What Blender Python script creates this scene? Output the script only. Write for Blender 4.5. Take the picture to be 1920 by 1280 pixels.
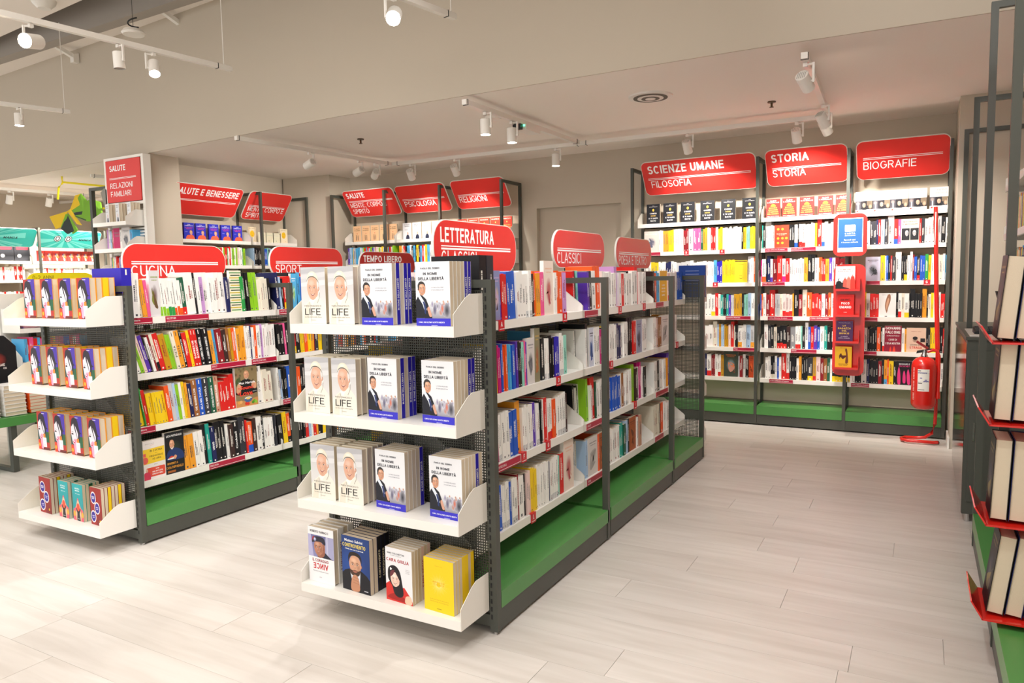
import bpy, math, random
from mathutils import Vector, Matrix
random.seed(7)
C = bpy.context.scene.collection
for o in list(bpy.data.objects): bpy.data.objects.remove(o)
PI = math.pi
# ------------------------------------------------------------------ camera
yaw, pit, rol, FPX = -.509292, -.0858116, -.0180575, 1372.9
_f = Vector((math.sin(yaw)*math.cos(pit), math.cos(yaw)*math.cos(pit), math.sin(pit)))
_r0 = Vector((math.cos(yaw), -math.sin(yaw), 0)); _u0 = _r0.cross(_f)
_r = _r0*math.cos(rol)+_u0*math.sin(rol); _u = -_r0*math.sin(rol)+_u0*math.cos(rol)
cam = bpy.data.objects.new('camera', bpy.data.cameras.new('camera')); C.objects.link(cam)
cam.matrix_world = Matrix(((_r.x,_u.x,-_f.x,0),(_r.y,_u.y,-_f.y,0),(_r.z,_u.z,-_f.z,1.35),(0,0,0,1)))
cam.data.sensor_width = 36; cam.data.lens = FPX/1920*36; cam.data.clip_end = 60; cam.data.clip_start = .02
bpy.context.scene.camera = cam
# ------------------------------------------------------------------ world, exposure, lights
sc = bpy.context.scene
sc.view_settings.view_transform = 'Standard'; sc.view_settings.look = 'None'
sc.view_settings.exposure = .45; sc.view_settings.gamma = 1
sc.view_settings.use_curve_mapping = False
sc.cycles.use_denoising = True
sc.cycles.max_bounces = 6; sc.cycles.diffuse_bounces = 4; sc.cycles.glossy_bounces = 3
sc.cycles.sample_clamp_indirect = 6
w = bpy.data.worlds.new('world'); sc.world = w; w.use_nodes = True
w.node_tree.nodes['Background'].inputs[0].default_value = (1, .978, .955, 1)
w.node_tree.nodes['Background'].inputs[1].default_value = .9
def area(name, loc, sx, sy, energy, rot=(0,0,0), col=(1,.982,.96)):
    l = bpy.data.lights.new(name, 'AREA'); l.shape = 'RECTANGLE'; l.size = sx; l.size_y = sy; l.energy = energy; l.color = col
    o = bpy.data.objects.new(name, l); o.location = loc; o.rotation_euler = rot; C.objects.link(o); return o
def spot(name, loc, target, energy, size=70, blend=.6, rad=.05, col=(1,.982,.96)):
    l = bpy.data.lights.new(name, 'SPOT'); l.energy = energy; l.spot_size = math.radians(size); l.spot_blend = blend; l.shadow_soft_size = rad; l.color = col
    o = bpy.data.objects.new(name, l); o.location = loc
    o.rotation_euler = (Vector(target)-Vector(loc)).to_track_quat('-Z', 'Y').to_euler(); C.objects.link(o); return o
# rows of shop lamps over the front hall, above and behind the camera
area('hall_light', (-3.2, 1.2, 3.6), 6.5, 1.6, 60)
area('hall_light', (-3.2, -1.6, 3.6), 7, 1.6, 45)
spot('hall_spot', (.9, .2, 3.2), (-1.9, 2.4, .9), 84, 75)
spot('hall_spot', (-1.3, .1, 3.2), (-2.0, 2.6, .9), 72, 70)
spot('hall_spot', (-3.0, .6, 3.2), (-4.2, 2.6, .9), 95, 75)
spot('hall_spot', (-5.0, 1.2, 3.2), (-6.5, 3.4, .9), 70, 75)
spot('hall_spot', (-.9, 3.3, 3.1), (-3.6, 3.2, 1.0), 74, 80)
spot('hall_spot', (-3.2, 3.8, 3.1), (-3.3, 2.0, .2), 68, 90)
spot('hall_spot', (-.2, 3.4, 3.1), (-1.6, 3.6, .9), 56, 85)
spot('hall_spot', (.3, 1.9, 2.9), (.15, 4.45, 3.05), 38, 50, 1.0)
spot('hall_spot', (-.6, 1.6, 3.2), (.1, 3.6, .4), 56, 85)
# ------------------------------------------------------------------ colours and materials
def lin(c):
    if isinstance(c, str): c = tuple(int(c[i:i+2], 16)/255 for i in (0, 2, 4))
    return tuple(x/12.92 if x <= .04045 else ((x+.055)/1.055)**2.4 for x in c)
MATS = {}
def mat(name, col='ffffff', rough=.5, metal=0, emit=None, es=0, spec=.5, bump=0, bscale=200, attr=False, noise=0, nscale=4, coat=0, trans=0, alpha=1):
    if name in MATS: return MATS[name]
    m = bpy.data.materials.new(name); m.use_nodes = True; nt = m.node_tree; b = nt.nodes['Principled BSDF']
    b.inputs['Base Color'].default_value = (*lin(col), 1); b.inputs['Roughness'].default_value = rough
    b.inputs['Metallic'].default_value = metal; b.inputs['Specular IOR Level'].default_value = spec
    b.inputs['Coat Weight'].default_value = coat; b.inputs['Alpha'].default_value = alpha
    if trans: b.inputs['Transmission Weight'].default_value = trans
    if emit: b.inputs['Emission Color'].default_value = (*lin(emit), 1); b.inputs['Emission Strength'].default_value = es
    if attr:
        a = nt.nodes.new('ShaderNodeAttribute'); a.attribute_name = 'Col'
        nt.links.new(a.outputs['Color'], b.inputs['Base Color'])
    if noise:
        n = nt.nodes.new('ShaderNodeTexNoise'); n.inputs['Scale'].default_value = nscale; n.inputs['Detail'].default_value = 4
        g = nt.nodes.new('ShaderNodeNewGeometry'); nt.links.new(g.outputs['Position'], n.inputs['Vector'])
        h = nt.nodes.new('ShaderNodeHueSaturation'); h.inputs['Color'].default_value = (*lin(col), 1)
        mr = nt.nodes.new('ShaderNodeMapRange'); mr.inputs['To Min'].default_value = 1-noise; mr.inputs['To Max'].default_value = 1+noise
        nt.links.new(n.outputs['Fac'], mr.inputs['Value']); nt.links.new(mr.outputs[0], h.inputs['Value'])
        nt.links.new(h.outputs[0], b.inputs['Base Color'])
    if bump:
        n = nt.nodes.new('ShaderNodeTexNoise'); n.inputs['Scale'].default_value = bscale
        g = nt.nodes.new('ShaderNodeNewGeometry'); nt.links.new(g.outputs['Position'], n.inputs['Vector'])
        bp = nt.nodes.new('ShaderNodeBump'); bp.inputs['Strength'].default_value = bump; bp.inputs['Distance'].default_value = .002
        nt.links.new(n.outputs['Fac'], bp.inputs['Height']); nt.links.new(bp.outputs[0], b.inputs['Normal'])
    MATS[name] = m; return m
WALL = mat('wall_paint', 'c8bdad', .85, spec=.2, noise=.03, nscale=.8, bump=.15)
CEIL = mat('ceiling_paint', 'f6eee6', .9, spec=.1, noise=.02, nscale=.7)
DARKC = mat('dark_ceiling_void', '36312d', .9)
DG = mat('dark_grey_metal', '4b4d46', .42, spec=.45, bump=.1, bscale=700)
WM = mat('white_metal', 'f3f0e9', .33, spec=.5)
GRN = mat('green_lacquer', '4f9149', .3, spec=.5, noise=.04, nscale=3)
REDM = mat('red_sign_board', 'e0302a', .38)
REDSHADE = mat('shaded_red_sign_board', 'b01e1e', .38)  # the red of the other signs, with shade put into the colour
REDA = mat('red_acrylic', 'd8231a', .22, coat=.4)
CRIM = mat('crimson_label', 'b4163c', .35)
WHT = mat('white_print', 'ffffff', .5)
WPL = mat('white_plastic', 'efebe4', .35)
BLK = mat('black_rubber', '17181a', .5)
CHR = mat('chrome', 'c8c8c8', .15, metal=1)
PRN = mat('printed_card', attr=True, rough=.45, spec=.35)
PAG = mat('paper_page_edges', 'dccdb6', .9, spec=.1, bump=.3, bscale=900)
PAGW = mat('white_page_edges', 'e9e3d8', .9, spec=.1)
TEAL = mat('teal_sign_board', '2fb3a8', .45)
YEL = mat('yellow_sign_board', 'f4e21c', .4)
LENS = mat('lamp_lens', 'ffffff', .5, emit='fff3df', es=28)
BACKP = mat('beige_back_panel', 'cdbfab', .6, spec=.3)
GLOSS = mat('polished_dark_panel', '6d6a64', .08, metal=.75)

def make_floor_mat(name, planks):
    m = bpy.data.materials.new(name); m.use_nodes = True; nt = m.node_tree; L = nt.links; b = nt.nodes['Principled BSDF']
    b.inputs['Roughness'].default_value = .36; b.inputs['Specular IOR Level'].default_value = .45
    g = nt.nodes.new('ShaderNodeNewGeometry'); oi = nt.nodes.new('ShaderNodeObjectInfo')
    mp = nt.nodes.new('ShaderNodeMapping'); mp.inputs['Scale'].default_value = (1.6, 16, 1)
    cb = nt.nodes.new('ShaderNodeCombineXYZ'); mu = nt.nodes.new('ShaderNodeMath'); mu.operation = 'MULTIPLY'; mu.inputs[1].default_value = 40
    L.new(oi.outputs['Random'], mu.inputs[0]); L.new(mu.outputs[0], cb.inputs[0]); L.new(mu.outputs[0], cb.inputs[2])
    L.new(g.outputs['Position'], mp.inputs['Vector'])
    ad = nt.nodes.new('ShaderNodeVectorMath'); L.new(mp.outputs[0], ad.inputs[0]); L.new(cb.outputs[0], ad.inputs[1])
    n1 = nt.nodes.new('ShaderNodeTexNoise'); n1.inputs['Scale'].default_value = 1.3; n1.inputs['Detail'].default_value = 6; n1.inputs['Distortion'].default_value = .6
    L.new(ad.outputs[0], n1.inputs['Vector'])
    n2 = nt.nodes.new('ShaderNodeTexNoise'); n2.inputs['Scale'].default_value = .5; n2.inputs['Detail'].default_value = 2; L.new(ad.outputs[0], n2.inputs['Vector'])
    cr = nt.nodes.new('ShaderNodeValToRGB')
    cr.color_ramp.elements[0].position = .28; cr.color_ramp.elements[0].color = (*lin('c9c1b8'), 1)
    cr.color_ramp.elements[1].position = .62; cr.color_ramp.elements[1].color = (*lin('dfd9d2'), 1)
    mx = nt.nodes.new('ShaderNodeMath'); mx.operation = 'MULTIPLY_ADD'; mx.inputs[1].default_value = .55
    L.new(n1.outputs['Fac'], mx.inputs[0]); m2 = nt.nodes.new('ShaderNodeMath'); m2.operation = 'MULTIPLY'; m2.inputs[1].default_value = .5
    L.new(n2.outputs['Fac'], m2.inputs[0]); L.new(m2.outputs[0], mx.inputs[2]); L.new(mx.outputs[0], cr.inputs[0])
    h = nt.nodes.new('ShaderNodeHueSaturation'); mr = nt.nodes.new('ShaderNodeMapRange'); mr.inputs['To Min'].default_value = .955; mr.inputs['To Max'].default_value = 1.035
    L.new(oi.outputs['Random'], mr.inputs['Value']); L.new(mr.outputs[0], h.inputs['Value']); L.new(cr.outputs[0], h.inputs['Color'])
    L.new(h.outputs[0], b.inputs['Base Color'])
    bp = nt.nodes.new('ShaderNodeBump'); bp.inputs['Strength'].default_value = .12; bp.inputs['Distance'].default_value = .002
    L.new(n1.outputs['Fac'], bp.inputs['Height']); L.new(bp.outputs[0], b.inputs['Normal'])
    return m
FLOORM = make_floor_mat('pale_oak_laminate', True)
# ------------------------------------------------------------------ mesh helper
class MB:
    def __init__(s): s.v = []; s.f = []; s.c = []; s.col = None; s.sm = False
    def poly(s, pts, col=None):
        i = len(s.v); s.v += [tuple(p) for p in pts]; s.f.append(tuple(range(i, i+len(pts)))); s.c.append(col or s.col); return s
    def box(s, x0, y0, z0, x1, y1, z1, col=None):
        x0, x1 = min(x0,x1), max(x0,x1); y0, y1 = min(y0,y1), max(y0,y1); z0, z1 = min(z0,z1), max(z0,z1)
        i = len(s.v); s.v += [(x0,y0,z0),(x1,y0,z0),(x1,y1,z0),(x0,y1,z0),(x0,y0,z1),(x1,y0,z1),(x1,y1,z1),(x0,y1,z1)]
        s.f += [(i,i+3,i+2,i+1),(i+4,i+5,i+6,i+7),(i,i+1,i+5,i+4),(i+1,i+2,i+6,i+5),(i+2,i+3,i+7,i+6),(i+3,i,i+4,i+7)]
        s.c += [col or s.col]*6; return s
    def prism(s, pts, d, col=None):
        # pts: 3-D polygon, d: extrusion vector
        n = len(pts); i = len(s.v); d = Vector(d)
        s.v += [tuple(p) for p in pts] + [tuple(Vector(p)+d) for p in pts]
        s.f.append(tuple(range(i+n-1, i-1, -1))); s.f.append(tuple(range(i+n, i+2*n)))
        for k in range(n): s.f.append((i+k, i+(k+1) % n, i+n+(k+1) % n, i+n+k))
        s.c += [col or s.col]*(n+2); return s
    def tube(s, path, r, n=10, col=None, cap=True):
        path = [Vector(p) for p in path]; rings = []
        rr = r if isinstance(r, (list, tuple)) else [r]*len(path)
        for k, p in enumerate(path):
            a = path[max(k-1, 0)]; b = path[min(k+1, len(path)-1)]; t = (b-a).normalized()
            ref = Vector((0,0,1)) if abs(t.z) < .9 else Vector((1,0,0))
            u = t.cross(ref).normalized(); v = t.cross(u)
            rings.append(len(s.v)); s.v += [tuple(p+u*math.cos(2*PI*j/n)*rr[k]+v*math.sin(2*PI*j/n)*rr[k]) for j in range(n)]
        for a, b in zip(rings, rings[1:]):
            for j in range(n): s.f.append((a+j, a+(j+1) % n, b+(j+1) % n, b+j)); s.c.append(col or s.col)
        if cap:
            s.f.append(tuple(rings[0]+j for j in range(n))); s.f.append(tuple(rings[-1]+n-1-j for j in range(n))); s.c += [col or s.col]*2
        s.sm = True; return s
    def build(s, name, m, parent=None, smooth=None, org=None):
        if org is None:
            org = (0,0,0)
            if parent is not None: org = parent.get('_o', (0,0,0))
        me = bpy.data.meshes.new(name)
        me.from_pydata([(a-org[0], b-org[1], c-org[2]) for a, b, c in s.v], [], s.f)
        if any(c is not None for c in s.c):
            at = me.color_attributes.new('Col', 'FLOAT_COLOR', 'CORNER'); buf = []
            for f, c in zip(s.f, s.c):
                if c is None: c = (1,1,1)
                if isinstance(c, str): c = LC(c)
                if isinstance(c[0], (tuple, list)):
                    for q in c: buf += [*q, 1]
                else: buf += [*c, 1]*len(f)
            at.data.foreach_set('color', buf)
        if smooth if smooth is not None else s.sm:
            me.polygons.foreach_set('use_smooth', [True]*len(me.polygons)); me.set_sharp_from_angle(angle=.7)
        me.materials.append(m); me.update()
        o = bpy.data.objects.new(name, me); C.objects.link(o)
        if parent is not None: o.parent = parent
        o['_o'] = org
        return o
_lc = {}
def LC(c):
    if c not in _lc: _lc[c] = lin(c)
    return _lc[c]
def tag(o, label, cat, group=None, kind=None):
    if label: o['label'] = label
    if cat: o['category'] = cat
    if group: o['group'] = group
    if kind: o['kind'] = kind
    return o
def thing(name, loc, label, cat, group=None, rz=0):
    o = bpy.data.objects.new(name, None); C.objects.link(o); o.location = loc; o.rotation_euler = (0,0,rz); o.empty_display_size = .05
    o['_o'] = tuple(loc) if rz == 0 else (0,0,0)
    return tag(o, label, cat, group)
def struct(name, mb, m, parent=None):
    o = mb.build(name, m, parent); 
    if parent is None: o['kind'] = 'structure'
    return o
def copy_tree(o, parent=None):
    c = o.copy(); C.objects.link(c)
    if parent is not None: c.parent = parent
    for ch in list(o.children): copy_tree(ch, c)
    return c
# ------------------------------------------------------------------ lettering (built-in font turned into flat polygons)
GL = {}
def glyph(ch, bold):
    k = (ch, bold)
    if k in GL: return GL[k]
    cu = bpy.data.curves.new('g', 'FONT'); ob = bpy.data.objects.new('g', cu); C.objects.link(ob)
    cu.resolution_u = 2; cu.size = 1
    cu.offset = .022 if bold else .003
    def dim(t):
        cu.body = t; bpy.context.view_layer.update(); return ob.dimensions.x
    adv = dim('H'+ch+'H')-dim('HH'); cu.body = ch; bpy.context.view_layer.update()
    vs, fs = [], []
    if ch != ' ':
        dg = bpy.context.evaluated_depsgraph_get(); me = ob.evaluated_get(dg).to_mesh()
        vs = [(v.co.x, v.co.y) for v in me.vertices]; fs = [tuple(p.vertices) for p in me.polygons]
        ob.evaluated_get(dg).to_mesh_clear()
    bpy.data.objects.remove(ob); bpy.data.curves.remove(cu)
    GL[k] = (vs, fs, adv); return GL[k]
# drawn grotesque capitals: centre lines on a unit cell, thickened into bars
def _arc(cx, cy, rx, ry, a0, a1, n=9): return [(cx+rx*math.cos(math.radians(a0+(a1-a0)*k/n)), cy+ry*math.sin(math.radians(a0+(a1-a0)*k/n))) for k in range(n+1)]
SFONT = {
 'A': (.70, [[(0,0),(.5,1),(1,0)], [(.30,.33),(.70,.33)]]), 'B': (.62, [[(0,0),(0,1),(.55,1)]+_arc(.55,.76,.40,.24,90,-90)+[(0,.52)], [(.55,.52)]+_arc(.58,.26,.42,.26,90,-90)+[(0,0)]]),
 'C': (.68, [_arc(.5,.5,.5,.5,42,318,16)]), 'D': (.66, [[(0,0),(0,1),(.45,1)]+_arc(.45,.5,.55,.5,90,-90,12)+[(0,0)]]), 'E': (.56, [[(1,1),(0,1),(0,0),(1,0)], [(0,.52),(.92,.52)]]),
 'F': (.53, [[(1,1),(0,1),(0,0)], [(0,.50),(.9,.50)]]), 'G': (.71, [_arc(.5,.5,.5,.5,42,330,16)+[(1,.26),(1,.48),(.58,.48)]]), 'H': (.65, [[(0,0),(0,1)], [(1,0),(1,1)], [(0,.52),(1,.52)]]),
 'I': (.0, [[(.5,0),(.5,1)]]), 'J': (.50, [[(1,1),(1,.28)]+_arc(.5,.28,.5,.28,0,-180,9)]), 'K': (.64, [[(0,0),(0,1)], [(.95,1),(0,.38)], [(.32,.60),(1,0)]]), 'L': (.52, [[(0,1),(0,0),(1,0)]]),
 'M': (.78, [[(0,0),(0,1),(.5,.12),(1,1),(1,0)]]), 'N': (.65, [[(0,0),(0,1),(1,0),(1,1)]]), 'O': (.74, [_arc(.5,.5,.5,.5,0,360,24)]), 'P': (.60, [[(0,0),(0,1),(.55,1)]+_arc(.55,.74,.45,.26,90,-90)+[(0,.48)]]),
 'Q': (.74, [_arc(.5,.5,.5,.5,0,360,24), [(.6,.25),(1,-.05)]]), 'R': (.63, [[(0,0),(0,1),(.55,1)]+_arc(.55,.755,.42,.245,90,-90)+[(0,.51)], [(.52,.51),(1,0)]]),
 'S': (.60, [_arc(.5,.745,.46,.255,25,245,11)+_arc(.5,.255,.5,.255,82,-155,12)]), 'T': (.62, [[(0,1),(1,1)], [(.5,1),(.5,0)]]), 'U': (.63, [[(0,1),(0,.36)]+_arc(.5,.36,.5,.36,180,360,12)+[(1,1)]]),
 'V': (.68, [[(0,1),(.5,0),(1,1)]]), 'W': (.95, [[(0,1),(.25,0),(.5,1),(.75,0),(1,1)]]), 'X': (.65, [[(0,0),(1,1)], [(0,1),(1,0)]]), 'Y': (.65, [[(0,1),(.5,.47),(1,1)], [(.5,.47),(.5,0)]]), 'Z': (.60, [[(0,1),(1,1),(0,0),(1,0)]]),
 '0': (.60, [_arc(.5,.5,.5,.5,0,360,20)]), '1': (.30, [[(0,.78),(1,1),(1,0)]]), '2': (.56, [_arc(.5,.70,.5,.30,160,-30,9)+[(0,0),(1,0)]]), '4': (.60, [[(.75,0),(.75,1),(0,.28),(1,.28)]]), '5': (.56, [[(.9,1),(.12,1),(.05,.55)]+_arc(.48,.33,.52,.33,110,-150,11)]),
 '-': (.34, [[(0,.38),(1,.38)]]), "'": (.0, [[(.5,.75),(.5,1)]]), ',': (.05, [[(1,.05),(0,-.16)]]), '.': (.0, [[(.5,0),(.5,.02)]]), '!': (.0, [[(.5,0),(.5,.02)], [(.5,.3),(.5,1)]]), ':': (.0, [[(.5,0),(.5,.02)], [(.5,.6),(.5,.62)]]),
 'À': (.70, [[(0,0),(.5,1),(1,0)], [(.30,.33),(.70,.33)], [(.30,1.32),(.52,1.16)]]), ' ': (.24, []),
}
def _area(q): return sum(q[k-1][0]*q[k][1]-q[k][0]*q[k-1][1] for k in range(len(q)))/2
def _half(q, a, b, keep):
    f = lambda p: ((b[0]-a[0])*(p[1]-a[1])-(b[1]-a[1])*(p[0]-a[0]))*keep; out = []
    for k in range(len(q)):
        u, v = q[k-1], q[k]; fu, fv = f(u), f(v)
        if (fu >= 0) != (fv >= 0): t = fu/(fu-fv); out.append((u[0]+(v[0]-u[0])*t, u[1]+(v[1]-u[1])*t))
        if fv >= 0: out.append(v)
    return out
def _minus(q, d):
    """convex polygon q without convex polygon d, as convex pieces (keeps the letters free of doubled faces)"""
    out, rem = [], q
    for k in range(len(d)):
        o = _half(rem, d[k-1], d[k], -1)
        if len(o) > 2 and abs(_area(o)) > 2e-6: out.append(o)
        rem = _half(rem, d[k-1], d[k], 1)
        if len(rem) < 3 or abs(_area(rem)) < 2e-6: return [q]
    return out
def sglyph(ch, th):
    """bars of thickness th (cap height 1) as (verts, faces, advance)"""
    w, S = SFONT[ch]; V, F, done = [], [], []; W = w-th if w > th else 0; hx0 = th/2; h = 1-th
    if ch in 'AÀMNVWYZ': S = [[a, b] for st in S for a, b in zip(st, st[1:])]
    for st in S:
        st = [q for k, q in enumerate(st) if k == 0 or math.hypot(q[0]-st[k-1][0], q[1]-st[k-1][1]) > 1e-5]
        P = [(hx0+x*W if w > 0 else hx0, th/2+y*h) for x, y in st]; n = len(P); Lf, Rt = [], []
        closed = math.hypot(P[0][0]-P[-1][0], P[0][1]-P[-1][1]) < 1e-6 and n > 3
        for k in range(n):
            a = P[k-1] if k else (P[-2] if closed else None); b = P[k+1] if k < n-1 else (P[1] if closed else None); p = P[k]
            d1 = Vector((p[0]-a[0], p[1]-a[1])).normalized() if a else None; d2 = Vector((b[0]-p[0], b[1]-p[1])).normalized() if b else None
            d1 = d1 or d2; d2 = d2 or d1; t = (d1+d2); t = t.normalized() if t.length > 1e-4 else d1
            m = Vector((-t.y, t.x)); c = max(.42, m.dot(Vector((-d1.y, d1.x)))); m = m*(th/2/c); e = Vector((0,0))
            if k == 0 and not closed: e = -d2*th/2
            if k == n-1 and not closed: e = d1*th/2
            if ch in 'CGSJ25': e = e*0
            elif abs(d1.x) > .1 and abs(d1.y) > .1: e = e*(1.0 if ch in 'AÀMNVWY' else .3)
            Lf.append((p[0]+m.x+e.x, p[1]+m.y+e.y)); Rt.append((p[0]-m.x+e.x, p[1]-m.y+e.y))
        top, bot = (1.5 if ch == 'À' else 1), (-.2 if ch in ',Q' else 0)
        for k in range(n-1):
            q = [(x, min(top, max(bot, y))) for x, y in (Lf[k], Lf[k+1], Rt[k+1], Rt[k])]
            if _area(q) < 0: q = q[::-1]
            if _area(q) < 1e-6: continue
            parts = [q]
            for d in done: parts = [r for pp in parts for r in _minus(pp, d)]
            done += parts
    for q in done: i = len(V); V += q; F.append(tuple(range(i, i+len(q))))
    return V, F, max(w, th)+ .105 + (.02 if ch not in 'AVTYLW' else -.015)
SG = {}
def text_w(t, size, bold=False, cond=1):
    if all(c in SFONT for c in t): return sum(sgl(c, bold)[2] for c in t)*size*.69*cond
    return sum(glyph(c, bold)[2] for c in t)*size*cond
def sgl(c, bold):
    if (c, bold) not in SG: SG[c, bold] = sglyph(c, .175 if bold else .115)
    return SG[c, bold]
def text_geo(t, size, bold=False, cond=1, x=0, y=0, align='l', fit=None, slant=0, mirror=False):
    """flat lettering as (2-D verts, faces); size = cap height"""
    own = all(c in SFONT for c in t); s = size if own else size/.69; get = sgl if own else glyph
    w = sum(get(c, bold)[2] for c in t)*s*cond
    if fit: cond = cond*fit/w; w = fit
    px = x-(w/2 if align == 'c' else w if align == 'r' else 0); V, F = [], []
    for ch in t:
        vs, fs, adv = get(ch, bold); i = len(V)
        V += [(px+(a+slant*b)*s*cond, y+b*s) for a, b in vs]; F += [tuple(i+q for q in f) for f in fs]; px += adv*s*cond
    return V, F
# a print = list of flat items in (u, v) metres, laid on any plane
def spline(pts, n=5):
    out = []; N = len(pts)
    for i in range(N):
        p0, p1, p2, p3 = (Vector(pts[(i+k-1) % N]) for k in range(4))
        for j in range(n):
            t = j/n; out.append(tuple(.5*((2*p1)+(p2-p0)*t+(2*p0-5*p1+4*p2-p3)*t*t+(3*p1-p0-3*p2+p3)*t**3)))
    return out
def ell(cx, cy, rx, ry, n=22, rot=0):
    a = math.radians(rot); ca, sa = math.cos(a), math.sin(a)
    return [(cx+rx*math.cos(2*PI*k/n)*ca-ry*math.sin(2*PI*k/n)*sa, cy+rx*math.cos(2*PI*k/n)*sa+ry*math.sin(2*PI*k/n)*ca) for k in range(n)]
def rrect(x0, y0, x1, y1, r, n=5):
    P = []
    for cx, cy, a0 in ((x1-r, y1-r, 0), (x0+r, y1-r, 90), (x0+r, y0+r, 180), (x1-r, y0+r, 270)):
        for k in range(n+1):
            a = math.radians(a0+90*k/n); P.append((cx+r*math.cos(a), cy+r*math.sin(a)))
    return P
def mixc(a, b, t): a, b = LC(a) if isinstance(a, str) else a, LC(b) if isinstance(b, str) else b; return tuple(x+(y-x)*t for x, y in zip(a, b))
def clip01(V):
    P = list(V)
    for ax, lim, sg in ((0, 0, 1), (0, 1, -1), (1, 0, 1), (1, 1, -1)):
        out = []
        for k in range(len(P)):
            a, b = P[k-1], P[k]; ia, ib = (a[ax]-lim)*sg >= 0, (b[ax]-lim)*sg >= 0
            if ia != ib: t = (lim-a[ax])/(b[ax]-a[ax]); out.append((a[0]+(b[0]-a[0])*t, a[1]+(b[1]-a[1])*t))
            if ib: out.append(b)
        P = out
        if not P: break
    return P
class Print:
    STEP = .000012
    def __init__(s, w, h): s.w, s.h = w, h; s.mb = MB(); s.k = 1
    def _add(s, V, F, col):
        i = len(s.mb.v); z = s.k*s.STEP; s.k += 1
        if len(F) == 1:
            V = clip01(V)
            if len(V) < 3: return
            F = [tuple(range(len(V)))]
        s.mb.v += [(a*s.w, -z, b*s.h) for a, b in V]; s.mb.f += [tuple(i+q for q in f) for f in F]
        s.mb.c += [col if not isinstance(col, list) else c for c in (col if isinstance(col, list) else [col]*len(F))]
    # all coordinates 0..1 across the cover, origin bottom left
    def rect(s, x0, y0, x1, y1, col): s._add([(x0,y0),(x1,y0),(x1,y1),(x0,y1)], [(0,1,2,3)], col)
    def _raw(s, V, F, cols):
        i = len(s.mb.v); z = s.k*s.STEP; s.k += 1
        s.mb.v += [(a*s.w, -z, b*s.h) for a, b in V]; s.mb.f += [tuple(i+q for q in f) for f in F]; s.mb.c += cols
    def grad(s, x0, y0, x1, y1, c0, c1, n=6):   # printed vertical blend
        a, b = LC(c0) if isinstance(c0, str) else c0, LC(c1) if isinstance(c1, str) else c1
        s._raw([(x0,y0),(x1,y0),(x1,y1),(x0,y1)], [(0,1,2,3)], [[a, a, b, b]])
    def poly(s, pts, col, sm=True):
        P = spline(pts) if sm else list(pts); s._add(P, [tuple(range(len(P)))], col)
    def ell(s, cx, cy, rx, ry, col, rot=0): P = ell(cx, cy, rx, ry, 20, rot); s._add(P, [tuple(range(len(P)))], col)
    def blob(s, cx, cy, rx, ry, c0, c1, rot=0, n=4):   # printed soft-edged patch, outer colour c0 fading to inner c1
        a, b = LC(c0) if isinstance(c0, str) else c0, LC(c1) if isinstance(c1, str) else c1; m = tuple(x+(y-x)*.62 for x, y in zip(a, b))
        E = [ell(cx, cy, rx*f, ry*f, 16, rot) for f in (1, .55)]; V = [(min(1, max(0, x)), min(1, max(0, y))) for x, y in E[0]+E[1]+[(cx, cy)]]
        F = [(k, (k+1) % 16, 16+(k+1) % 16, 16+k) for k in range(16)]+[(16+k, 16+(k+1) % 16, 32) for k in range(16)]
        s._raw(V, F, [[a, a, m, m]]*16+[[m, m, b]]*16)
    def text(s, t, x, y, size, col, bold=False, align='c', fit=None, slant=0, mirror=False, cond=1):
        # size and fit as fractions of height / width
        V, F = text_geo(t, size*s.h, bold, cond, 0, 0, align, fit*s.w if fit else None, slant)
        if mirror: V = [(-a, b) for a, b in V]
        s._add([(a/s.w+x, b/s.h+y) for a, b in V], F, col)
    def marks(s, x, y, w, n, size, col, rnd):   # print too small to read
        q = x
        while q < x+w:
            l = rnd.uniform(.02, .06); s.rect(q, y, min(q+l, x+w), y+size, col); s.k -= 1; q += l+.014
        s.k += 1
    def build(s, name='cover_print', parent=None, m=None, off=(0,0,0), org=None):
        s.mb.v = [(a+off[0], b+off[1], c+off[2]) for a, b, c in s.mb.v]
        return s.mb.build(name, m or PRN, parent, smooth=False, org=org)
# ================================================================== the room
LOWZ = 2.62
fl = MB(); fl.box(-13, -5, -.03, 3, 8, -.006); floor = struct('floor', fl, FLOORM)
pk = MB(); pk.box(0, 0, -.02, 1.1985, .199, 0); pm = None
rp = random.Random(3); npl = 0
for r in range(30):
    y = .82+r*.2; off = -rp.random()*1.2
    for k in range(9):
        x0 = -8.3+off+k*1.2
        if x0 > .72 or npl >= 300: continue
        xs = min(x0+1.1985, .74)
        if pm is None: o = pk.build('plank', FLOORM, floor, org=(0,0,0)); pm = o.data
        else: o = bpy.data.objects.new('plank', pm); C.objects.link(o); o.parent = floor
        o.location = (x0, y, 0); npl += 1
# low ceiling slab with its bulkhead towards the high front hall (the bulkhead bends slightly at x = -4)
KX = [(-12.5, 4.96), (-9.6, 4.78), (-6.58, 4.6), (-4.0, 4.41), (-.9, 4.40), (3, 4.56)]
m = MB(); m.prism([(x, y+.012, LOWZ) for x, y in KX]+[(3, 7.4, LOWZ), (-12.5, 7.4, LOWZ)], (0,0,.1)); struct('ceiling', m, CEIL)
m = MB()
for (xa, ya), (xb, yb) in zip(KX, KX[1:]): m.prism([(xa,ya,LOWZ),(xb,yb,LOWZ),(xb,yb+.0119,LOWZ),(xa,ya+.0119,LOWZ)], (0,0,1.6))
struct('wall_bulkhead', m, WALL)
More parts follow.
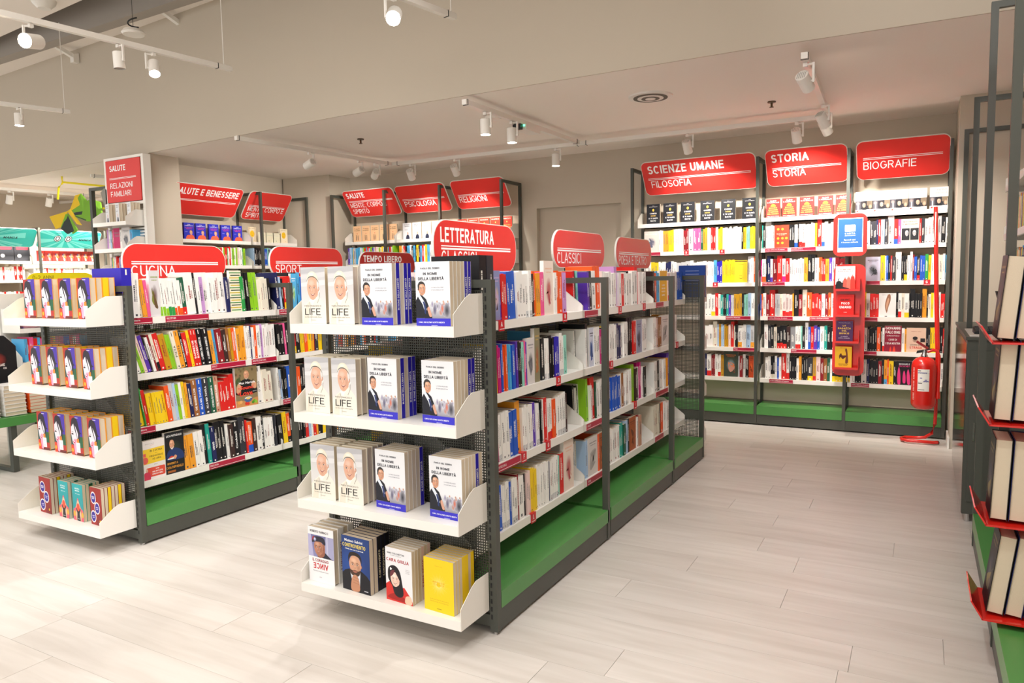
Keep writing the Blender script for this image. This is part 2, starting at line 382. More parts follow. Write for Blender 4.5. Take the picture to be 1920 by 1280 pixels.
# high hall ceiling: pale strip along the bulkhead, a dropped grey beam, a dark void and the pale main ceiling
HZ = 3.80
m = MB(); m.prism([(-12.5,4.50,HZ),(3,4.19,HZ),(3,4.75,HZ),(-12.5,5.05,HZ)], (0,0,.08)); struct('ceiling_strip', m, CEIL)
m = MB(); m.prism([(-12.5,4.38,HZ-.06),(3,4.07,HZ-.06),(3,4.19,HZ-.06),(-12.5,4.50,HZ-.06)], (0,0,.5)); struct('trim_1', m, mat('grey_beam_paint', 'a39b92', .7))
m = MB(); m.prism([(-12.5,4.2,HZ+.40),(3,3.0,HZ+.40),(3,4.2,HZ+.40),(-12.5,4.6,HZ+.40)], (0,0,.08)); struct('ceiling_void', m, DARKC)
m = MB(); m.prism([(-12.5,-5,HZ+.02),(3,-5,HZ+.02),(3,3.18,HZ+.02),(-12.5,4.46,HZ+.02)], (0,0,.4)); struct('ceiling_main', m, CEIL)
for x, y in ((-7.72, 4.30), (-5.98, 4.27)):
    b = MB(); b.prism([(x,y+.02,HZ-.002),(x,y+.34,HZ-.12),(x,y+.36,HZ-.08),(x,y+.1,HZ-.002)], (.04,0,0)); b.prism([(x-.01,y+.30,HZ-.15),(x-.01,y+.36,HZ-.15),(x-.01,y+.36,HZ-.05),(x-.01,y+.30,HZ-.07)], (.06,0,0))
    tag(b.build('ceiling_bracket', WPL), 'pale bracket under the high ceiling strip, %s of two' % ('left' if x < -7 else 'right'), 'bracket', 'brackets under the ceiling strip')
# far wall with the recessed private door
YW = 7.06
m = MB(); m.box(-6.2, YW, 0, -3.61, YW+.12, LOWZ); m.box(-2.66, YW, 0, .25, YW+.12, LOWZ); m.box(-3.61, YW, 2.09, -2.66, YW+.12, LOWZ); struct('wall_far', m, WALL)
m = MB(); m.box(-3.61, YW+.07, 0, -2.66, YW+.11, 2.09); d = struct('door_1', m, WALL)
h = MB(); h.tube([(-2.76,YW+.07,1.02),(-2.76,YW+.02,1.02),(-2.88,YW+.02,1.02)], .009); h.build('door_handle', CHR, d)
# corner block, left wall, column, pillar, right wall
m = MB(); m.prism([(-6.9,6.64,0),(-6.2,6.70,0),(-6.2,7.18,0),(-6.9,7.18,0)], (0,0,LOWZ)); struct('wall_corner', m, WALL)
m = MB(); m.box(-7.05, 4.95, 0, -6.93, 7.18, LOWZ); struct('wall_left', m, WALL)
m = MB(); m.box(-7.25, 4.60, 0, -6.56, 4.93, LOWZ); struct('wall_column', m, WALL)
m = MB(); m.box(.22, 6.40, 0, 1.1, 7.18, LOWZ); struct('wall_pillar', m, WALL)
m = MB(); m.box(.80, -2, 0, .92, 6.42, 3.7); struct('wall_right', m, WALL)
m = MB(); m.box(-11.1, 3.2, 0, -10.95, 7.18, LOWZ); m.box(-11.1, 7.06, 0, -7.05, 7.18, LOWZ); struct('wall_back', m, WALL)
m = MB(); m.box(.205, 6.385, 0, .2195, 6.69, .085); struct('baseboard_right', m, WPL)
m = MB(); m.box(-3.6, YW-.012, 0, -3.6+.0, YW, .07); m.box(-6.2, YW-.015, 0, -2.45, YW, .07); struct('baseboard_far', m, WPL)

# ================================================================== shelving
def side_poly(D, h=.148): return [(0,0),(0,.08),(min(.085, D*.4),.135),(D*.45+.02,h),(D,h),(D,0)]
class Loc:
    """maps a local frame (x along the run, y into the shelf, z up) to the world: face = '-y', '+x', '-x' or '+y'"""
    def __init__(s, face, at, base): s.face, s.at, s.base = face, at, base    # at = world coordinate of the front plane, base = world start of the run
    def p(s, x, y, z):
        if s.face == '-y': return (s.base+x, s.at+y, z)
        if s.face == '+x': return (s.at-y, s.base+x, z)
        if s.face == '-x': return (s.at+y, s.base+x, z)
        return (s.base+x, s.at-y, z)
def lbox(m, L, x0, y0, z0, x1, y1, z1, col=None):
    a, b = L.p(x0,y0,z0), L.p(x1,y1,z1); m.box(*a, *b, col=col)
def shelf(parent, L, x0, x1, z, D, hs=.148, lip=.036, steep=False):
    m = MB(); lbox(m, L, x0+.003, 0, z, x1-.003, .002, z+lip); lbox(m, L, x0+.003, .0021, z+lip-.003, x1-.003, D, z+lip); lbox(m, L, x0+.003, .0021, z, x1-.003, .014, z+.002)
    lbox(m, L, x0+.003, D-.002, z, x1-.003, D, z+lip-.0031)
    s = m.build('shelf', WM, parent)
    sp = side_poly(D, hs) if not steep else [(0,0),(0,.062),(.012,.075),(D*.62,hs),(D,hs),(D,0)]
    for x in (x0+.0005, x1-.0025):
        q = MB(); P = [L.p(x, a, z+b) for a, b in sp]; dv = Vector(L.p(x+.002,0,0))-Vector(L.p(x,0,0)); q.prism(P, dv); q.build('side_panel', WM, s)
    return s
def strip_label(shelf_o, L, x0, x1, z, text, org_parent=None, col=CRIM, h=.034):
    m = MB(); lbox(m, L, x0, -.0035, z+.001, x1, -.0005, z+h); s = m.build('shelf_label', col, shelf_o)
    V, F = text_geo(text, h*.30, False, 1, 0, 0, 'l')
    q = MB(); i = 0
    if text:
        w = text_w(text, h*.30/.69); k = min(1, (x1-x0-.012)/w)
        q.v = [L.p(x0+.006+a*k, -.0038, z+h*.5+b) for a, b in V]; q.f = F; q.c = [None]*len(F)
    n = len(q.v); q.v += [L.p(x0+.004,-.0038,z+.006), L.p(x1-.004,-.0038,z+.006), L.p(x1-.004,-.0038,z+.008), L.p(x0+.004,-.0038,z+.008)]; q.f.append((n,n+1,n+2,n+3)); q.c.append(None)
    q.build('lettering', WHT, shelf_o, smooth=False)
def letter_tag(shelf_o, L, x, z, ch):
    m = MB(); lbox(m, L, x, -.004, z-.006, x+.045, -.0012, z+.04); lbox(m, L, x, -.0012, z+.0372, x+.045, .05, z+.0385); m.build('letter_tag', mat('red_letter_tag', 'cf1f2c', .35), shelf_o)
    V, F = text_geo(ch, .02, True, 1, 0, 0, 'c'); q = MB(); q.v = [L.p(x+.0225+a, -.0044, z+.012+b) for a, b in V]; q.f = list(F); q.c = [None]*len(F)
    n = len(q.v); q.v += [L.p(x+.003,-.0044,z+.001), L.p(x+.042,-.0044,z+.001), L.p(x+.042,-.0044,z+.0035), L.p(x+.003,-.0044,z+.0035)]; q.f.append((n,n+1,n+2,n+3)); q.c.append(None)
    q.build('lettering', WHT, shelf_o, smooth=False)
def perforated(parent, L, x0, x1, z0, z1, y, pitch=.0104, wire=.0045):
    """a perforated sheet: bars between rows of square holes, joined in one part"""
    m = MB(); x = x0
    while x <= x1+1e-6: lbox(m, L, x-wire/2, y, z0, x+wire/2, y+.0012, z1); x += pitch
    z = z0
    while z <= z1+1e-6: lbox(m, L, x0, y+.0001, z-wire/2, x1, y+.0011, z+wire/2); z += pitch
    return m.build('perforated_panel', DG, parent)
def upright(parent, x0, y0, x1, y1, z1, slots=None):
    m = MB(); m.box(x0, y0, .012, x1, y1, z1); o = m.build('upright', DG, parent)
    if slots:
        q = MB(); face, a = slots; z = .06
        while z < z1-.04:
            if face == '-y': q.box(a-.0035, y0-.0008, z, a+.0035, y0+.001, z+.018)
            z += .031
        q.build('slots', BLK, o)
    f = MB(); f.tube([((x0+x1)/2,(y0+y1)/2,0),((x0+x1)/2,(y0+y1)/2,.012)], .009, 8); f.build('foot', CHR, o)
    return o
SLOT = {}
def gondola(name, label, xL, xR, y0, posts, yE, zs, group='double sided book gondolas', bays_left=True):
    g = thing(name, ((xL+xR)/2, (y0+yE)/2, 0), label, 'bookshelf', group); xc = (xL+xR)/2; T = 1.348
    ys = [y0+.0]+posts+[yE]
    # plinth and green bench on both long sides, bay by bay
    for k, (a, b) in enumerate(zip(ys, ys[1:])):
        a2, b2 = a+.032, b-.002 if k < len(ys)-2 else b-.03
        m = MB(); m.box(xL+.004, a2, .012, xR-.004, b2, .093); m.build('plinth', DG, g)
        for s in (1, -1):
            xf = xR if s > 0 else xL
            m = MB(); m.box(xf, a2+.001, .096, xc+s*.02, b2-.001, .162); m.build('bench', GRN, g)
    # end frames with slotted uprights, perforated end panels
    for ye, s in ((y0, 1), (yE, -1)):
        for xa in (xL, xR-.033):
            upright(g, xa, min(ye, ye+s*.03), xa+.033, max(ye, ye+s*.03), T, ('-y', xa+(.008 if xa > xc else .025)) if s > 0 else None)
        m = MB(); m.box(xL+.033, min(ye, ye+s*.03), T-.03, xR-.033, max(ye, ye+s*.03), T); m.build('top_rail', DG, g)
        m = MB(); m.box(xL+.033, min(ye, ye+s*.03)+.002, .03, xR-.033, max(ye, ye+s*.03)-.002, .075); m.build('base_rail', DG, g)
        perforated(g, Loc('-y', ye, xL+.04), 0, xR-xL-.08, .08, T-.04, .012*s)
    for yp in posts:
        for s in (1, -1):
            xf = xR if s > 0 else xL
            m = MB(); m.box(xf, yp-.015, .012, xf-s*.03, yp+.015, T); m.box(xf-s*.03, yp-.014, T-.028, xc+s*.02, yp+.014, T); m.build('side_frame', DG, g)
    for yp in ys: 
        m = MB(); m.box(xc-.015, yp+(.03 if yp == y0 else -.015 if yp != yE else -.06), .1, xc+.015, yp+(.06 if yp == y0 else .015 if yp != yE else -.03), T); m.build('spine_post', DG, g)
    perforated(g, Loc('+x', xc, y0+.06), 0, yE-y0-.12, .17, T-.02, 0)
    # shelves, right side faces +x, left side faces -x
    shl = {}
    for k, (a, b) in enumerate(zip(ys, ys[1:])):
        a2 = a+.034 if k == 0 else a+.002; b2 = b-.034 if k == len(ys)-2 else b-.002
        for r, z in enumerate(zs):
            L = Loc('+x', xR-.135, a2); shl['R', k, r] = (shelf(g, L, 0, b2-a2, z, .255, .185, steep=True), L)
            if bays_left and k < 2: L = Loc('-x', xL+.135, a2); shl['L', k, r] = (shelf(g, L, 0, b2-a2, z, .25, .18, steep=True), L)
    # end shelves
    we = xR-xL-.055
    for r, z in enumerate((1.150, .795, .443, .095)):
        L = Loc('-y', y0-.197, xL+.02); shl['E', 0, r] = (shelf(g, L, 0, we, z, .195, .148), L)
        L2 = Loc('+y', yE+.197, xL+.02); shelf(g, L2, 0, we, z, .195, .148)
    for xx in (xL+.016, xR-.016):
        for yy in (y0+.015, yE-.015): pass
    return g, shl
ZS = [1.142, .842, .552, .257]
GA, SA = gondola('book_gondola', 'near double sided dark grey book gondola with green bench and white shelves', -2.20, -1.367, 2.298, [3.437, 4.567], 5.33, ZS)
GB, SB = gondola('book_gondola', 'left dark grey book gondola under the CUCINA and SPORT signs, green bench', -4.30, -3.50, 2.290, [3.395, 4.52], 5.28, ZS)
for (k, r, x, t) in ((0,0,.245,'A'), (0,0,.86,'B'), (1,0,.5,'D'), (1,0,.92,'F'), (0,1,.02,'C'), (0,1,.78,'D'), (1,1,.36,'E'), (2,1,.5,'G'), (0,2,.66,'G'), (0,2,.42,'F'), (1,2,.75,'I'), (0,3,.50,'L')):
    o, L = SA['R', k, r]; letter_tag(o, L, x, ZS[r], t)
for (S, k, r, x0, x1, t) in ((SA,0,2,.20,.41,'DOSTOEVSKIJ'), (SA,1,2,.03,.24,'PROUST'), (SA,1,3,.03,.25,'VERNE'), (SA,1,0,.02,.19,''), (SA,1,1,.25,.38,''), (SA,2,3,.03,.2,''), (SA,2,0,.05,.2,''), (SA,2,2,.05,.3,''),
    (SB,0,0,.01,.19,'ordine di editore'), (SB,0,0,.27,.55,'RICETTARI'), (SB,1,0,.02,.2,'SPORT DI SQUADRA'), (SB,0,1,.55,.80,'DOLCI'), (SB,0,1,.85,1.05,"RICETTE D'AUTORE"), (SB,0,2,.01,.17,'ordine di editore'), (SB,1,2,.02,.15,'SPETTACOLO'), (SB,0,3,.50,.76,'ENOLOGIA')):
    o, L = S['R', k, r]; strip_label(o, L, x0, x1, ZS[r], t)

def wall_bay(label, face, at, x0, x1, depth, zs, right_post=False, zpost=.012, H=2.37, name='wall_bookcase', group=None, left_post=True, shelf_in=.12, sd=.2, back=True, bench=True):
    """one bay of wall shelving: a tall frame, back panel, shelves, bench and plinth"""
    L = Loc(face, at, 0); c = L.p((x0+x1)/2, depth/2, 0); g = thing(name, c, label, 'bookshelf', group)
    for on, x in ((left_post, x0), (right_post, x1)):
        if not on: continue
        zp = zpost if x == x0 else .012; m = MB(); lbox(m, L, x-.0125, 0, zp, x+.0125, .03, H); lbox(m, L, x-.0125, .03, H-.03, x+.0125, depth-.03, H); lbox(m, L, x-.0125, depth-.03, zp, x+.0125, depth, H); m.build('side_frame', DG, g)
    if bench:
        m = MB(); lbox(m, L, x0+.013, .005, .012, x1-.013, .03, .094); m.build('plinth', DG, g)
        m = MB(); lbox(m, L, x0+.0135, .0, .097, x1-.0135, depth-.04, .175); m.build('bench', GRN, g)
    if back: m = MB(); lbox(m, L, x0+.013, depth-.012, .18 if bench else 1.01, x1-.013, depth-.004, H-.02); m.build('back_panel', BACKP, g)
    sh = []
    for z in zs: L2 = Loc(face, 0, 0); L2 = Loc(face, at+(shelf_in if face in ('-y','-x') else -shelf_in), 0); sh.append((shelf(g, L2, x0+.014, x1-.014, z, sd, .15), L2))
    return g, sh
ZA = [1.81, 1.54, 1.24, .935, .648, .372]
A1, SA1 = wall_bay('far wall bookcase bay under the SCIENZE UMANE sign, green bench', '-y', 6.72, -2.42, -1.27, .33, ZA, group='far wall bookcase bays')
A2, SA2 = wall_bay('far wall bookcase bay under the STORIA sign, green bench', '-y', 6.72, -1.27, -.545, .33, ZA, group='far wall bookcase bays')
A3, SA3 = wall_bay('far wall bookcase bay under the BIOGRAFIE sign beside the extinguisher', '-y', 6.72, -.545, .185, .33, ZA, right_post=True, group='far wall bookcase bays')
for (S, r, x0, x1, t) in ((SA1,1,-2.35,-2.18,'riviste'), (SA1,3,-1.56,-1.34,'FILOSOFIA ORIENTALE'), (SA1,4,-1.49,-1.285,'YOGA'), (SA2,1,-1.22,-1.03,'ordine alfabetico di autore'), (SA2,1,-1.0,-.80,'STORIA ANTICA'),
    (SA2,2,-1.24,-1.05,'STORIA MEDIEVALE'), (SA2,3,-1.19,-.98,'ordine alfabetico di autore'), (SA2,3,-.84,-.62,'STORIA CONTEMPORANEA'), (SA2,4,-.99,-.78,'SHOAH'), (SA2,5,-1.17,-.97,'ordine alfabetico di autore'),
    (SA3,2,-.40,-.30,''), (SA3,3,-.41,-.31,''), (SA3,4,-.41,-.31,''), (SA3,5,-.50,-.36,'ordine alfabetico di autore')):
    o, L = S[r]; strip_label(o, L, x0, x1, ZA[r], t)
for (S, r, x, t) in ((SA1,1,-1.95,'D'), (SA1,1,-1.62,'G'), (SA1,2,-1.68,'N'), (SA3,2,.02,'G')):
    o, L = S[r]; letter_tag(o, L, x, ZA[r], t)
ZB = [1.785, 1.515, 1.23, .93, .64]
B1, SB1 = wall_bay('far wall bookcase bay under the sign SALUTE with peach books on top', '-y', 6.62, -6.11, -5.33, .43, ZB, group='middle wall bookcase bays', shelf_in=.2)
B2, SB2 = wall_bay('far wall bookcase bay under the PSICOLOGIA sign', '-y', 6.62, -5.33, -4.57, .43, ZB, group='middle wall bookcase bays', shelf_in=.2)
B3, SB3 = wall_bay('far wall bookcase bay under the RELIGIONI sign left of the private door', '-y', 6.62, -4.57, -3.80, .43, ZB, right_post=True, group='middle wall bookcase bays', shelf_in=.2)
C1, SC1 = wall_bay('left wall bookcase bay under the SALUTE E BENESSERE sign, blue books on top', '+x', -6.5, 4.97, 5.92, .42, ZB, group='left wall bookcase bays', shelf_in=.18, left_post=False)
C2, SC2 = wall_bay('left wall bookcase bay under the MENTE CORPO E SPIRITO sign near the corner', '+x', -6.5, 5.92, 6.63, .42, ZB, right_post=True, group='left wall bookcase bays', shelf_in=.18)
# right wall: four frames, green bench, white shelves
R1, SR1 = wall_bay('right wall bookcase bay nearest the camera with green bench', '-x', .25, 3.02, 4.12, .52, [1.80, 1.52, 1.23, .93], group='right wall bookcase bays', H=2.57, shelf_in=.17, sd=.3)
R0, SR0 = wall_bay('right wall bookcase base at the frame edge behind the red display', '-x', .25, 1.9, 3.02, .52, [1.80, 1.52], group='right wall bookcase bays', left_post=False, shelf_in=.3, sd=.2, H=2.57)
R2, SR2 = wall_bay('right wall bookcase bay beside the counter with tall dark frame', '-x', .25, 4.12, 5.24, .52, [1.80, 1.52, 1.23], group='right wall bookcase bays', bench=False, shelf_in=.17, sd=.3, H=2.57)
R3, SR3 = wall_bay('right wall bookcase bay against the pillar with tall dark frame', '-x', .25, 5.24, 6.37, .52, [], right_post=True, group='right wall bookcase bays', bench=False, zpost=1.0)
o = MB(); o.box(.25, 4.105, .012, .28, 4.135, 2.57); 

# ================================================================== signs
def sign_board(name, label, w, h, r, col, lines, rules, M, t=.012, edge=True, group=None, rods=None, shear=0, tw=.0):
    """rounded board; lines = (text, u, v, capheight, fit, bold, slant), all in metres from its lower left; M places it (local x right, z up, faces -y)"""
    s = thing(name, (0,0,0), label, 'sign', group); s.matrix_world = M; s['_o'] = (0,0,0)
    P = rrect(0, 0, w, h, r, 7)
    m = MB(); m.prism([(a, 0, b) for a, b in P], (0, t, 0)); m.build('board', WPL if edge else col, s, smooth=False)
    e = .004 if edge else 0
    q = MB(); q.poly([(a, -.0008, b) for a, b in rrect(e, e, w-e, h-e, r-e, 7)]); q.build('face_print', col, s)
    p = MB()
    for (tx, u, v, c, fit, bold, sl, cc) in lines:
        V, F = text_geo(tx, c, bold, 1, u, v, 'l', fit, sl); n = len(p.v)
        p.v += [(a, -.0014, b) for a, b in V]; p.f += [tuple(n+k for k in f) for f in F]; p.c += [cc]*len(F)
    for (u0, u1, v, th, cc) in rules: p.poly([(u0,-.0014,v),(u1,-.0014,v),(u1,-.0014,v+th),(u0,-.0014,v+th)], cc)
    p.build('lettering', PRN, s, smooth=False)
    if rods:
        for u in rods:
            q = MB(); q.box(u-.003, t*.3, -.14, u+.003, t*.8, .01); q.build('rod', BLK, s)
    return s
def plane(p0, px, pz):
    """matrix with origin p0, local x towards px, local z towards pz"""
    X = (Vector(px)-Vector(p0)).normalized(); Z0 = Vector(pz)-Vector(p0); Z = (Z0-X*Z0.dot(X)).normalized(); Y = Z.cross(X)
    return Matrix(((X.x,Y.x,Z.x,p0[0]),(X.y,Y.y,Z.y,p0[1]),(X.z,Y.z,Z.z,p0[2]),(0,0,0,1)))
W1 = 'ffffff'
def gsign(label, x, ya, yb, z0, h, txts, col=REDM, two=False):
    w = yb-ya; M = plane((x,ya,z0), (x,yb,z0), (x,ya,z0+1)); L = []
    if two: L = [(txts[0], .05, h*.575, h*.28, .45, True, 0, W1), (txts[1], .055, h*.13, h*.29, .29, False, 0, W1)]; rule = h*.495
    elif txts[0] == 'TEMPO LIBERO': L = [(txts[0], .05, h*.60, h*.25, .5, True, 0, W1)]; rule = h*.51
    else: L = [(txts[0], .05, h*.12, h*.29, {'CUCINA':.29,'SPORT':.25,'CLASSICI':.34,'POESIA E TEATRO':.57}[txts[0]], False, 0, W1)]; rule = h*.50
    return sign_board('category_sign', label, w, h, .098, col, L, [(.055, w-.06, rule, .005, W1), (.055, w-.06, rule-.013, .008, W1)], M, group='red category signs on the gondolas', rods=(w*.22, w*.78))
gsign('red oval board reading LETTERATURA CLASSICI above the near gondola', -1.78, 2.53, 3.245, 1.378, .229, ['LETTERATURA', 'CLASSICI'], two=True)
gsign('red oval board reading only CLASSICI above the near gondola', -1.78, 3.67, 4.425, 1.405, .215, ['CLASSICI'])
gsign('red oval board reading POESIA E TEATRO at the far gondola end', -1.78, 4.63, 5.36, 1.405, .213, ['POESIA E TEATRO'])
gsign('red oval board reading CUCINA above the left gondola', -3.9, 2.535, 3.235, 1.375, .213, ['CUCINA'])
gsign('red oval board reading SPORT above the left gondola', -3.9, 3.60, 4.33, 1.388, .214, ['SPORT'])
gsign('shade-darkened red oval board reading TEMPO LIBERO between the gondolas', -3.9, 4.52, 5.25, 1.375, .213, ['TEMPO LIBERO'], col=REDSHADE)
def wsign(label, pa, pb, pz, w, h, lines, col=REDM, r=.055, group='tilted red signs over the wall bookcases'):
    L = [(t, u, v*h, c*h, (.71 if t == 'SCIENZE UMANE' else min(w-u-.04, text_w(t, c*h/.69, b)*.97)) if t else None, b, sl, W1) for t, u, v, c, b, sl in lines]
    rule = .50 if len(lines) < 3 else .60
    if lines[0][0] in ('BIOGRAFIE',): rule = .56
    return sign_board('wall_sign', label, w, h, r, col, L, [(.05, w-.05, rule*h, .005, W1), (.05, w-.05, rule*h-.013, .005, W1)], plane(pa, pb, pz), group=group)
HS = .348
def nsign(label, x0, x1, lines, **k): return wsign(label, (x0,6.86,2.115), (x1,6.86,2.115), (x0,6.66,2.40), x1-x0, HS, lines, **k)
nsign('wide tilted red sign reading SCIENZE UMANE FILOSOFIA', -2.32, -1.285, [('SCIENZE UMANE', .06, .645, .235, True, 0), ('FILOSOFIA', .07, .23, .20, False, 0)])
nsign('tilted red sign reading STORIA twice', -1.205, -.555, [('STORIA', .05, .66, .22, True, 0), ('STORIA', .05, .26, .20, False, 0)])
nsign('tilted red sign reading BIOGRAFIE beside the pillar', -.49, .175, [('BIOGRAFIE', .05, .27, .20, False, 0)])
nsign('tilted red sign reading SALUTE MENTE, CORPO E SPIRITO', -5.99, -5.245, [('SALUTE', .05, .72, .19, True, 0), ('MENTE, CORPO E', .05, .36, .17, False, 0), ('SPIRITO', .05, .13, .17, False, 0)])
nsign('tilted red sign reading PSICOLOGIA', -5.215, -4.545, [('PSICOLOGIA', .06, .24, .19, False, 0)])
nsign('tilted red sign reading RELIGIONI left of the private door', -4.465, -3.795, [('RELIGIONI', .05, .24, .20, False, 0)])
def lsign(label, y0, y1, lines): return wsign(label, (-6.76,y0,2.08), (-6.76,y1,2.08), (-6.55,y0,2.385), y1-y0, .36, lines)
lsign('tilted red sign reading SALUTE E BENESSERE partly behind the column', 4.86, 5.745, [('SALUTE E BENESSERE', .05, .66, .21, True, 0)])
lsign('tilted red sign reading MENTE, CORPO E SPIRITO on the left wall', 5.835, 6.46, [('MENTE, CORPO E', .05, .30, .17, False, 0), ('SPIRITO', .05, .08, .17, False, 0)])
wsign('tilted red sign at the right edge reading STORIA E ATTUALITÀ', (.62,4.3,2.0), (.62,3.2,2.0), (.42,4.3,2.33), 1.0, .40, [('STORIA E ATTUALITÀ', .05, .62, .22, True, 0), ('INCHIESTE', .05, .2, .2, False, 0)])
